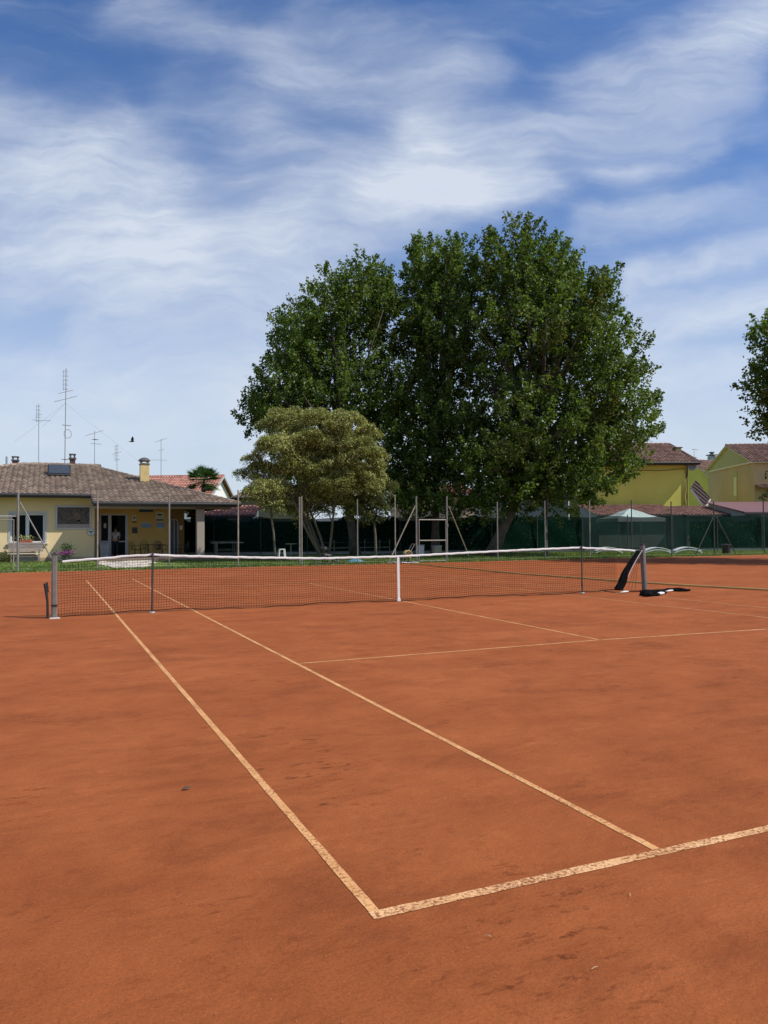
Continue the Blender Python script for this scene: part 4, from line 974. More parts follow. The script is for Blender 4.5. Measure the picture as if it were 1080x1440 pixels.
k = MB(); wheel(k, (x-.05, 30.86, .14), .12, (0, 1, 0)); wheel(k, (x+.42, 30.86, .14), .12, (0, 1, 0)); k.build('wheels', M['rubber'], t)
c = Y(572, 794, 30.0); t = empty('hose_cart', (c[0], 30.0, 0), 'small black hose reel cart at the left foot of the tubular gate', 'hose cart'); x = c[0]
k = MB(); wheel(k, (x-.1, 29.95, .18), .17, (0, 1, 0)); wheel(k, (x-.1, 30.35, .18), .17, (0, 1, 0)); k.build('wheels', M['rubber'], t)
k = MB()
for y_ in (30.0, 30.3): k.tube([(x-.35, y_, .05), (x-.1, y_, .30), (x+.25, y_, .62), (x+.42, y_, .9)], .018, 6)
k.tube([(x+.42, 30.0, .9), (x+.42, 30.3, .9)], .018, 6); k.tube([(x+.1, 30.0, .3), (x+.35, 30.0, .03)], .018, 6); k.build('frame', M['galv'], t)
k = MB()
for q in range(5): k.tube([(x+.12+.17*math.cos(a), 30.03+q*.055, .42+.17*math.sin(a)) for a in np.linspace(0, 2*PI, 15)], .025, 6, False)
k.build('coiled_hose', M['hose'], t)
k = MB(); p = [(x-.95, 30.05, .04), (x-.7, 29.95, .09), (x-.5, 30.1, .03), (x-.3, 29.9, .06), (x+.0, 29.95, .03), (x+.3, 29.9, .05), (x+.6, 30.0, .03)]; k.tube(p, .022, 6); k.tube([(q[0]+.15, q[1]+.12, q[2]) for q in p], .018, 6); k.build('loose_hose_end', M['alu'], t)
# tarp
c = Y(500, 790, 32.5); k = MB(); n = 9; vs = []
for i in range(n):
    for j in range(5): vs.append((c[0]-.45+.9*i/(n-1), 32.3+.4*j/4, max(.012, .17*math.sin(PI*i/(n-1))**.5*math.sin(PI*(j+.3)/4.6)+rng.normal(0, .012))))
k.add(vs, [(i*5+j, (i+1)*5+j, (i+1)*5+j+1, i*5+j+1) for i in range(n-1) for j in range(4)]); 
b = MB(); b.bb((c[0]-.40, 32.33, 0.002), (c[0]+.36, 32.66, .07)); o = k.build('folded_tarp', M['bluetarp']); tag(o, 'small crumpled blue plastic sheet on the grass behind the net', 'tarp')
# boxes seen through the gate
for (u0_, u1_, v0_, v1_, m_, lab, nm) in ((588.5, 596.5, 766, 772.5, M['whitepl'], 'white crate behind the left side of the tubular gate', 'crate'), (611, 621, 767, 772.5, plain('cream_plastic', (.5, .45, .3), .6), 'cream crate behind the right side of the tubular gate', 'crate')):
    a = Y(u0_, v1_, 40); b = Y(u1_, v0_, 40); t = empty(nm, ((a[0]+b[0])/2, 40.2, 0), lab, 'crate', 'crates beyond the gate')
    MB().bb((a[0], 40, .02), (b[0], 40.4, b[2]-.05)).build('body', m_, t, bevel=.01); MB().bb((a[0]-.02, 39.98, b[2]-.047), (b[0]+.02, 40.42, b[2])).build('rim', M['alu'], t)
# black bin
c = Y(1021, 783, 31.2); t = empty('litter_bin', (c[0], 31.2, 0), 'black plastic bin on the grass at the foot of the right fence brace', 'bin')
MB().lathe((c[0], 31.2, 0), [(.001, .01), (.20, .01), (.245, .56), (.001, .56)], 16).build('body', M['black'], t)
MB().lathe((c[0], 31.2, .56), [(.26, -.02), (.27, .03), (.2, .07), (.001, .09)], 16).build('lid', M['black'], t)
MB().box((c[0]+.26, 31.2, .42), (.05, .12, .05)).build('handle', M['black'], t)

# loungers (curved white shells stacked upside down)
def make_lounger():
    t = empty('sun_lounger', (0, 0, 0), '', 'sun lounger')
    def shell(dz, L, lift, w):
        k = MB(); n = 16; vs = []
        for i in range(n+1):
            s = i/n; x = -L/2+L*s; z = .13+dz+lift*math.sin(PI*min(1, s*1.02))**.8
            for (yy, q) in ((-w/2, 0), (w/2, 0), (w/2, -.045), (-w/2, -.045)): vs.append((x, yy, z+q))
        k.add(vs, [(i*4+j, i*4+(j+1) % 4, (i+1)*4+(j+1) % 4, (i+1)*4+j) for i in range(n) for j in range(4)]+[(3, 2, 1, 0), (n*4, n*4+1, n*4+2, n*4+3)]); return k
    shell(.10, 1.6, .22, .62).build('upper_shell', M['whitepl'], t, smooth=False); shell(-.02, 1.7, .21, .60).build('lower_shell', M['whitepl'], t)
    for x in (-.55, .72):
        for y in (-.25, .25): MB().tube([(x, y, .32 if x < 0 else .2), (x-.08 if x > 0 else x+.05, y, 0)], .02, 6).build('leg', M['galv'], t)
    return t
L0 = make_lounger()
for i, (u, y, rz, lab) in enumerate([(923, 34.2, -.38, 'white curved lounger just right of the right net post'), (966, 33.8, -.38, 'white curved lounger rightmost on the grass, left of the black bin'), (855, 36.5, -.38, 'white curved lounger half hidden behind the right end of the net band')]):
    o = L0 if i == 0 else copy_tree(L0); c = Y(u, 775, y); o.location = (c[0], y, 0); o.rotation_euler = (0, 0, rz); o['label'] = lab; o['group'] = 'white loungers on the grass'

# gazebo behind the screen
gc = gpl(886, 750, 2.9); gz = empty('gazebo', (gc[0], gc[1], 0), 'white peaked canopy gazebo behind the dark green screen', 'gazebo')
hw_ = 1.82; zc_ = gpl(886, 734, 2.9)[2]; zm = gpl(886, 729, 2.9)[2]; zp_ = gpl(886, 715, 2.9)[2]
ang = math.atan2(gd[1], gd[0])+.12; Rz = lambda x, y, z: np.array([gc[0]+x*math.cos(ang)-y*math.sin(ang), gc[1]+x*math.sin(ang)+y*math.cos(ang), z])
k = MB(); ringN = 4; N_ = 8; vs = []
for i in range(N_+1):
    s = i/N_; h = hw_*(1-s)+.001; z = zm+(zp_-zm)*(s**1.35 if s < .6 else s**1.1); 
    for (a, b) in ((-1, -1), (0, -1), (1, -1), (1, 0), (1, 1), (0, 1), (-1, 1), (-1, 0)):
        sag = -.10*(1-s)*(1 if 0 in (a, b) else 0); vs.append(Rz(a*h, b*h, z+sag*0-.06*math.sin(PI*s)*(1 if 0 in (a, b) else 0)))
k.add(vs, [(i*8+j, i*8+(j+1) % 8, (i+1)*8+(j+1) % 8, (i+1)*8+j) for i in range(N_) for j in range(8)]); k.build('canopy', plain('canopy_cloth', (.34, .42, .38), .9, .04), gz)
k = MB()
cs = [Rz(-hw_, -hw_, 0), Rz(hw_, -hw_, 0), Rz(hw_, hw_, 0), Rz(-hw_, hw_, 0)]
for i in range(4):
    a, b = cs[i], cs[(i+1) % 4]; k.add([a+[0, 0, zc_], b+[0, 0, zc_], b+[0, 0, zm-.005], a+[0, 0, zm-.005]], [(0, 1, 2, 3)])
k.build('valance', M['whitepl'], gz)
for c_ in cs: MB().tube([c_+np.array([0, 0, 0])+(np.array([gc[0], gc[1], 0])-c_)*.03, c_+(np.array([gc[0], gc[1], 0])-c_)*.03+[0, 0, zm]], .03, 6).build('pole', M['alu'], gz)

# ------------------------------------------------------------------ neighbouring houses
def prism_house(name, A, B, L, ze, zr, wallm, tilem, label, cat='house', over=.35, gable_upper=None, ridge_along='n', chim=None, seed=9, trim=None):
    """A, B ground points of the gable wall (left, right as seen), body runs L metres away from the camera."""
    A = np.array([A[0], A[1], 0.]); B = np.array([B[0], B[1], 0.]); e = (B-A)/np.linalg.norm(B-A); n = np.array([-e[1], e[0], 0]); n = n if np.dot(n[:2], (A-CAM)[:2]) > 0 else -n
    t = empty(name, (A+B)/2, label, cat); W = np.linalg.norm(B-A); zz = np.array([0, 0, 1.])
    Mid = (A+B)/2
    w = MB(); w.add([A, B, B+zz*ze, Mid+zz*zr, A+zz*ze, A+n*L, B+n*L, B+n*L+zz*ze, Mid+n*L+zz*zr, A+n*L+zz*ze], [(0, 1, 2, 3, 4), (9, 8, 7, 6, 5), (1, 6, 7, 2), (5, 0, 4, 9)])
    w.build('wall', wallm, t)
    sl = (zr-ze)/(W/2); r = MB()
    Al = A-e*over+zz*(ze-sl*over)-n*over; Br = B+e*over+zz*(ze-sl*over)-n*over; Rg = Mid+zz*zr-n*over; d = n*(L+2*over); up = zz*.1
    tile_roof(r, Al+d+up, Al+up, Rg+up, Rg+d+up, seed=seed, tw=.30, th=.42); tile_roof(r, Br+up, Br+d+up, Rg+d+up, Rg+up, seed=seed+1, tw=.30, th=.42)
    ridge_caps(r, Rg+up, Rg+d+up); ro = r.build('roof', tilem, t)
    k = MB(); 
    for P in (Al, Br):
        k.slab([P+up*.2, Rg+up*.2, Rg+d+up*.2, P+d+up*.2], zz*.07)
    k.build('soffit', trim or M['gutter'], ro)
    return t, A, B, n, e, Mid
def DD(u, v, t):  p = D(u, v, t); return p
# H1: large yellow house behind screen, front wall facing the camera, hip roof
dH = 62.
def hipped(name, u0_, u1_, veave, vridge, ridge_u, off, depth, wallm, tilem, label, over=.4, seed=20):
    a = gpl(u0_, 740, off); b = gpl(u1_, 740, off); a[2] = 0; b[2] = 0; t = empty(name, (a+b)/2, label, 'house')
    ze = gpl((u0_+u1_)/2, veave, off-over)[2]; zr = gpl(ridge_u[1], vridge, off+depth/2)[2]
    zz = np.array([0, 0, 1.]); w = MB(); w.slab([a, b, b+GN3*depth, a+GN3*depth], zz*(ze-.02)); w.build('wall', wallm, t)
    Al = a-GD3*over-GN3*over+zz*ze; Bl = b+GD3*over-GN3*over+zz*ze; dd = GN3*(depth+2*over)
    r0_ = gpl(ridge_u[0], vridge, off+depth/2); r1_ = gpl(ridge_u[1], vridge, off+depth/2); r0_[2] = zr; r1_[2] = zr
    r = MB(); tile_roof(r, Al, Bl, r1_, r0_, seed=seed, tw=.3, th=.42); tile_roof(r, Bl, Bl+dd, r1_, r1_, seed=seed+1, tw=.3, th=.42); tile_roof(r, Al+dd, Al, r0_, r0_, seed=seed+2, tw=.3, th=.42); tile_roof(r, Bl+dd, Al+dd, r0_, r1_, seed=seed+3, tw=.3, th=.42)
    ridge_caps(r, r0_, r1_); ridge_caps(r, Bl, r1_, k0=2); ro = r.build('roof', tilem, t)
    k = MB(); k.slab([Al, Bl, Bl+dd, Al+dd], -zz*.14); k.build('fascia', plain('dark_fascia', (.05, .03, .025), .7), ro)
    k = MB(); k.tube([Al-GN3*.07, Bl-GN3*.07], .08, 8); k.build('gutter', M['gutter'], ro)
    return t, a, b, ze, zr
t, a, b, ze, zr = hipped('yellow_house', 842, 969, 651, 625, (830, 941), 12., 9., M['yellow1'], M['tilered'], 'yellow two storey house with brown hip roof behind the plane tree', over=.75)
k = MB(); q0_ = gpl(893, 661, 11.95); q1_ = gpl(963, 659, 11.95); k.tube([q0_, (q0_+q1_)/2+[0, 0, -.12], q1_, gpl(965, 668, 11.95), gpl(964, 690, 11.95), gpl(967, 712, 11.95)], .025, 5); k.build('cable', M['soffit'], t)
k = MB(); c = gpl(953, 640, 14.5); k.box(c+[0, 0, .1], (.45, .4, 1.0), ang); k.build('chimney', M['olive'], t); k = MB(); k.box(c+[0, 0, .66], (.65, .6, .09), ang); k.build('chimney_cap', M['brick'], t)
MB().tube([gpl(968, 652, 11.9), gpl(966.5, 656, 11.9), gpl(966.5, 722, 11.9)], .05, 8).build('downpipe', M['soffit'], t)
# satellite dish on corner
t = empty('satellite_dish', gpl(972, 655, 11.9), 'pale satellite dish at the right eave corner of the yellow house', 'satellite dish'); c = gpl(973, 656, 11.7)
k = MB(); pr = []; 
ax = np.array([-.5, -.8, .35]); ax /= np.linalg.norm(ax); a_ = np.cross(ax, [0, 0, 1.]); a_ /= np.linalg.norm(a_); b_ = np.cross(ax, a_); vs = [c-ax*.09]
for q in (.5, 1.0):
    for s in range(14): vs.append(c+(a_*math.cos(2*PI*s/14)+b_*math.sin(2*PI*s/14))*.38*q-ax*.09*(1-q*q))
k.add(vs, [(0, 1+s, 1+(s+1) % 14) for s in range(14)]+[(1+s, 15+s, 15+(s+1) % 14, 1+(s+1) % 14) for s in range(14)]); k.build('dish', M['alu'], t)
MB().tube([c-ax*.1, c-ax*.35, gpl(970, 662, 12.)], .03, 6).build('bracket', M['alu'], t)
# wing between the houses
A = DD(966, 740, 76); B = DD(1000, 740, 72); t, *_ = prism_house('olive_house', D(956, 740, 88), D(999, 740, 84), 8, 1.415+76/F*86, 1.415+98/F*86, M['yellow1'], M['tilered'], 'pale yellow house end seen in the gap between the two nearer houses', trim=M['whitewall'], seed=31)
# H2
A = D(997, 740, 77.); B = D(1062, 740, 66.); zeH = 1.415+97/F*66.; zrH = 1.415+119/F*71.5
t, A, B, n_h, e_h, Mid = prism_house('gabled_house', A, B, 12, zeH, zrH, M['tan'], M['tilered'], 'tan gabled house with olive gable at the right edge', over=.3, trim=M['trim'], seed=41)
zz = np.array([0, 0, 1.]); W = np.linalg.norm(B-A)
k = MB(); k.slab([A-n_h*.03+zz*(zeH+.0), B-n_h*.03+zz*(zeH+.0), Mid-n_h*.03+zz*(zrH-.02)], n_h*.028); k.build('gable_panel', M['olive'], t)
MB().beam(A-n_h*.06+zz*(zeH), B-n_h*.06+zz*zeH, .08, .14).build('string_course', M['trim'], t)
def hp_(u, v): return PL(u, v, A-n_h*.03, n_h)
k = MB(); p = [hp_(1029.5, 703), hp_(1036.5, 703), hp_(1036.5, 662), hp_(1029.5, 662)]; k.slab(p, n_h*.027); k.build('recess_strip', M['olive'], t)
k = MB(); p = [hp_(1032, 697), hp_(1036, 697), hp_(1036, 671), hp_(1032, 671)]; k.slab([q-n_h*.02 for q in p], n_h*.018); k.build('window', M['trim'], t)
# porch roof of H2 on its right flank
k = MB(); R1 = B+n_h*.2+e_h*.02
tile_roof(k, B+e_h*1.5+zz*5.0, B+e_h*1.5+n_h*9+zz*5.0, B+n_h*9+e_h*.02+zz*5.35, B+e_h*.02+zz*5.35, seed=50); o = k.build('awning_roof', M['tilered'], t)
k = MB(); 
for q in (1.5, 4.5, 7.5): k.slab([B+e_h*.012+n_h*q+zz*5.5, B+e_h*.012+n_h*(q+1.1)+zz*5.5, B+e_h*.012+n_h*(q+1.1)+zz*6.5, B+e_h*.012+n_h*q+zz*6.5], e_h*.03)
k.build('window', M['pinkwall'], t)
# low tiled outbuildings right behind the screen
def lean(name, u0_, u1_, off, depth, vt_front, vt_back, wallm, tilem, label, seed, roofm=None):
    a = gpl(u0_, 740, off); b = gpl(u1_, 740, off); a[2] = b[2] = 0; t = empty(name, (a+b)/2, label, 'outbuilding'); um = (u0_+u1_)/2
    z0 = gpl(um, vt_front, off-.3)[2]; z1 = gpl(um, vt_back, off+depth)[2]; w = MB()
    w.add([a, b, b+GN3*depth, a+GN3*depth, a+zz*(z0-.05), b+zz*(z0-.05), b+GN3*depth+zz*(z1-.05), a+GN3*depth+zz*(z1-.05)], [(3,2,1,0),(0,1,5,4),(1,2,6,5),(2,3,7,6),(3,0,4,7),(4,5,6,7)]); w.build('wall', wallm, t)
    P = [a-GN3*.3-GD3*.2+zz*z0, b-GN3*.3+GD3*.2+zz*z0, b+GN3*(depth+.2)+GD3*.2+zz*(z1+.02), a+GN3*(depth+.2)-GD3*.2+zz*(z1+.02)]
    k = MB()
    if roofm: k.slab(P, zz*.08); k.build('roof', roofm, t)
    else: tile_roof(k, *P, seed=seed, tw=.30, th=.42); k.build('roof', tilem, t)
    k = MB(); k.beam(P[0]-zz*.05, P[1]-zz*.05, .10, .12); k.build('gutter', M['gutter'], t)
    return t
lean('tiled_outbuilding', 842, 962, 6.2, 5.0, 724.5, 710.5, M['greywall'], M['tilelow'], 'long low outbuilding with red tiled roof below the yellow house', 61)
lean('tiled_outbuilding', 966, 1046, 5.8, 4.4, 724.5, 712.5, M['greywall'], M['tilelow'], 'short low outbuilding with red tiled roof below the tan gabled house', 62)
lean('flat_canopy', 1049, 1140, 3.2, 6.0, 721, 707, M['greywall'], None, 'low rose coloured canopy roof at the right edge', 63, plain('rose_sheet', (.20, .10, .10), .5, .1))
# tilted dark tile board with white frame
t = empty('tilted_roof_panel', gpl(984, 712, 10.8), 'dark brown tiled panel in a white frame tilted between the two houses', 'roof panel')
q = [gpl(971, 687, 10.9), gpl(986, 683, 11.3), gpl(998, 701, 11.0), gpl(990, 714, 10.6)]
k = MB(); tile_roof(k, q[3], q[2], q[1], q[0], seed=71); k.build('tiles', M['pebble2'], t)
k = MB(); 
for a_, b_ in ((0, 3), (3, 2)): k.beam(q[a_]-GN3*.1-zz*.06, q[b_]-GN3*.1-zz*.06, .10, .12)
k.tube([q[3], q[3]*[1, 1, 0]+[0, 0, 3.0]], .05, 6); k.build('frame', M['white'], t)
# background strips: house behind trees
hipped('pink_house', 556, 668, 697, 683, (575, 650), 14, 9, M['pinkwall'], M['tileor'], 'pink walled house with orange roof glimpsed under the plane trees', seed=80)
hipped('grey_house', 690, 800, 700, 686, (700, 780), 16, 9, M['greywall'], M['tilered'], 'grey walled house glimpsed low behind the right plane tree', seed=84)
hipped('beige_house', 334, 430, 700, 688, (352, 415), 10, 8, M['beigewall'], M['tile'], 'beige house with brown roof half hidden behind the pale trees', seed=88)
lean('tiled_outbuilding', 268, 356, 3.0, 3.0, 725, 712, M['greywall'], M['tileor'], 'low grey outbuilding with orange roof seen past the porch pillar', 90)
# white gabled house with orange roof behind the palm
A = D(300, 740, 84); B = D(325, 740, 79.5); zr_ = 1.415+81/F*82; 
Mid_ = (A+B)/2
dirA = (A-B)[:2]/np.linalg.norm((A-B)[:2])
t = empty('orange_roofed_house', (Mid_[0], Mid_[1], 0), 'white house with orange red tiled roof behind the palm', 'house')
# gable faces right-front; ridge runs left and back
gdir = np.array([-math.cos(yaw)*.985-.17*0, math.sin(yaw)*.985, 0]); gdir = np.array([-.93, .50, 0]); gdir /= np.linalg.norm(gdir); gw = np.array([-gdir[1], gdir[0], 0]); gw = gw if gw[1] < 0 else -gw
Pm = D(309, 740, 82); Pm[2] = 0; hwid = 4.2; LL = 13; ze_ = zr_-2.2
w = MB(); a1, b1 = Pm+gw*hwid, Pm-gw*hwid
w.add([a1, b1, b1+zz*ze_, Pm+zz*zr_, a1+zz*ze_, a1+gdir*LL, b1+gdir*LL, b1+gdir*LL+zz*ze_, Pm+gdir*LL+zz*zr_, a1+gdir*LL+zz*ze_], [(0,1,2,3,4),(9,8,7,6,5),(1,6,7,2),(5,0,4,9)]); w.build('wall', M['whitewall'], t)
k = MB(); o1 = -gdir*.5; s_ = (zr_-ze_)/hwid
E1 = Pm+gw*(hwid+.5)+zz*(ze_-s_*.5+.1); E2 = Pm-gw*(hwid+.5)+zz*(ze_-s_*.5+.1); Rg = Pm+zz*(zr_+.1)
tile_roof(k, E1+gdir*LL, E1+o1, Rg+o1, Rg+gdir*LL, seed=95, tw=.3, th=.42); tile_roof(k, E2+o1, E2+gdir*LL, Rg+gdir*LL, Rg+o1, seed=96, tw=.3, th=.42); ridge_caps(k, Rg+o1, Rg+gdir*LL); ro = k.build('roof', M['tileor'], t)
k = MB(); k.beam(E1+o1-zz*.08, Rg+o1-zz*.08, .06, .22); k.beam(E2+o1-zz*.08, Rg+o1-zz*.08, .06, .22); k.build('verge', M['alu'], ro)
# houses behind the clubhouse ridge
def back_house(name, u0_, u1_, vr, y, wallm, tilem, label, seed):
    a = Y(u0_, vr, y); b = Y(u1_, vr, y); z = a[2]; t = empty(name, ((a[0]+b[0])/2, y, 0), label, 'house'); hw2 = 5; ze = z-1.9
    w = MB(); w.add([(a[0]+.4, y-hw2, 0), (b[0]-.4, y-hw2, 0), (b[0]-.4, y+hw2, 0), (a[0]+.4, y+hw2, 0), (a[0]+.4, y-hw2, ze), (b[0]-.4, y-hw2, ze), (b[0]-.4, y+hw2, ze), (a[0]+.4, y+hw2, ze), (a[0]+.4, y, z-.1), (b[0]-.4, y, z-.1)],
          [(0,1,5,4),(2,3,7,6),(1,2,6,9,5),(3,0,4,8,7)]); w.build('wall', wallm, t)
    k = MB(); s = 1.9/hw2; tile_roof(k, (a[0], y-hw2-.4, ze-.4*s), (b[0], y-hw2-.4, ze-.4*s), (b[0], y, z), (a[0], y, z), seed=seed); tile_roof(k, (b[0], y+hw2+.4, ze-.4*s), (a[0], y+hw2+.4, ze-.4*s), (a[0], y, z), (b[0], y, z), seed=seed+1); ridge_caps(k, (a[0], y, z), (b[0], y, z)); ro = k.build('roof', tilem, t)
    k = MB(); k.beam((b[0]+.03, y-hw2-.4, ze-.4*s), (b[0]+.03, y, z), .06, .2); k.build('verge', M['gutter'], ro); return t, z
bh1, zb1 = back_house('brown_roofed_house', 46, 141, 652.5, 66, M['whitewall'], M['tile'], 'house behind the clubhouse with only its brown ridge showing', 101)
bh2, zb2 = back_house('red_roofed_house', -160, 40, 654, 72, M['whitewall'], M['tilered'], 'house at the left edge with only its red ridge showing above the clubhouse', 105)
chimney(17, 26, 656, 641.5, 60, bh2); 
k = MB(); p = Y(9.5, 656, 60); k.tube([(p[0], 60, p[2]-1), (p[0], 60, Y(9.5, 642, 60)[2])], .08, 8); k.build('vent_pipe', M['greywall'], bh2)
# far roof and chimney between right houses
A = D(972, 740, 92); hipped('far_house', 978, 1003, 668, 652, (985, 1000), 32, 8, M['tan'], M['tilered'], 'far house with grey red roof deep in the gap between houses', seed=110)
t = empty('chimney_stack', D(1001, 655, 100), 'dark chimney stack rising just left of the gable of the tan house', 'chimney')
k = MB(); c = D(1001, 655, 100); k.box(c-[0, 0, .75], (.75, .7, 4.0), ang); k.build('stack', M['greywall'], t); k = MB(); c2 = D(1001, 640, 100); k.box(c2, (1.1, 1.0, .12), ang); k.box(c2+[0, 0, .35], (.5, .5, .12), ang); k.box(c2+[0, 0, .17], (.3, .3, .3), ang); k.build('cap', M['concrete'], t)

# ------------------------------------------------------------------ antennas
def antenna(u, vt, vb, y, yagis, label, r=.022, dx=0, extra=None):
    p = Y(u, vb, y); q = Y(u+dx, vt, y); t = empty('tv_antenna', (p[0], y, p[2]-.3), label, 'antenna', 'antennas above the roofs')
    MB().tube([(p[0], y, p[2]-.6), (q[0], y, q[2])], [r*1.3, r], 6).build('mast', M['galv'], t)
    for (v, kind, L, ang_) in yagis:
        c = Y(u+dx*(vb-v)/(vb-vt), v, y); k = MB(); d = np.array([math.cos(ang_), math.sin(ang_), 0]); pe = np.array([-d[1], d[0], 0])
        if kind == 'y':      # boom with cross elements
            k.tube([c-d*L*.35, c+d*L*.65], .014, 5)
            for s in np.linspace(-.33, .63, 8): k.tube([c+d*L*s-pe*.22, c+d*L*s+pe*.22], .008, 4)
        elif kind == 'v':    # panel of stacked bars
            for s in range(5): k.tube([c+np.array([-.20, 0, -s*.28]), c+np.array([.14, 0, -s*.28])], .011, 4); k.tube([c+np.array([-.12, -.1, -s*.28+.08]), c+np.array([.08, .1, -s*.28+.08])], .008, 4)
            k.tube([c+np.array([-.16, -.06, .1]), c+np.array([-.16, -.06, -1.2])], .012, 5)
        elif kind == 's': k.tube([c-d*L/2-np.array([0, 0, L*.18]), c+d*L/2+np.array([0, 0, L*.18])], .016, 5)
        elif kind == 'c':
            k.tube([c+np.array([.15+.22*math.cos(a), 0, .28*math.sin(a)]) for a in np.linspace(0, 2*PI, 14)], .015, 5, False)
        k.build('aerial', M['galv'], t)
    return t
t = antenna(91, 518, 654, 50.1, [(523, 'v', 1, 0), (551, 's', .9, .3), (561, 's', 1.4, .2), (598, 'y', .5, .2), (610, 'c', 1, 0), (646, 'y', .3, .9)], 'tallest antenna mast rising from the clubhouse ridge with guy wires', dx=2)
k = MB(); tp = Y(92, 567, 50.1)
for e_ in ((60, 600, 50.1), (205, 657, 47), (20, 622, 50.1)): k.tube([tp, Y(*e_)], .004, 4)
k.build('guy_wires', M['galv'], t)
antenna(54.5, 568, 652, 62, [(572, 'v', 1, 0), (584, 's', .5, .5), (591, 'y', 1.3, .05)], 'second tallest antenna mast at the left above the clubhouse ridge', .02)
antenna(133, 606, 653, 66, [(609, 's', 1.4, .0), (618, 'y', .5, .8), (624, 'y', .8, .2)], 'short antenna right of the brown brick chimney', .02)
antenna(164.5, 625, 664, 70, [(628, 'v', 1, 0), (637, 's', .8, 0), (647, 's', .5, 0)], 'small thin antenna left of the flying bird', .018)
antenna(226.5, 617, 670, 75, [(619, 's', 1.1, 0), (633, 's', .5, 0), (647, 'y', 1.5, 3.0)], 'antenna standing just right of the yellow chimney', .022)
antenna(976, 631, 652, 88, [(632, 'y', 1.6, .2), (636, 's', 1.4, 0), (643, 'y', 1.2, .3)], 'small antenna in the gap between the two right houses', .025)
# bird
bp = D(186, 621, 40); t = empty('bird', bp, 'small dark bird flying above the clubhouse roof', 'bird')
k = MB(); k.tube([bp+[-.16, 0, -.01], bp+[-.08, 0, 0], bp+[0, 0, .01], bp+[.07, 0, .015], bp+[.11, 0, .01]], [.008, .03, .042, .03, .006], 8); k.build('body', M['black'], t, smooth=True)
for sy in (-1, 1):
    k = MB(); k.slab([bp+[-.05, sy*.02, .02], bp+[.06, sy*.02, .02], bp+[.07, sy*.10, .14], bp+[.0, sy*.16, .26], bp+[-.06, sy*.09, .13]], (0, 0, .008)); k.build('wing', M['black'], t)
MB().slab([bp+[-.24, -.03, 0], bp+[-.14, -.012, 0], bp+[-.14, .012, 0], bp+[-.24, .03, 0]], (0, 0, .006)).build('tail', M['black'], t)

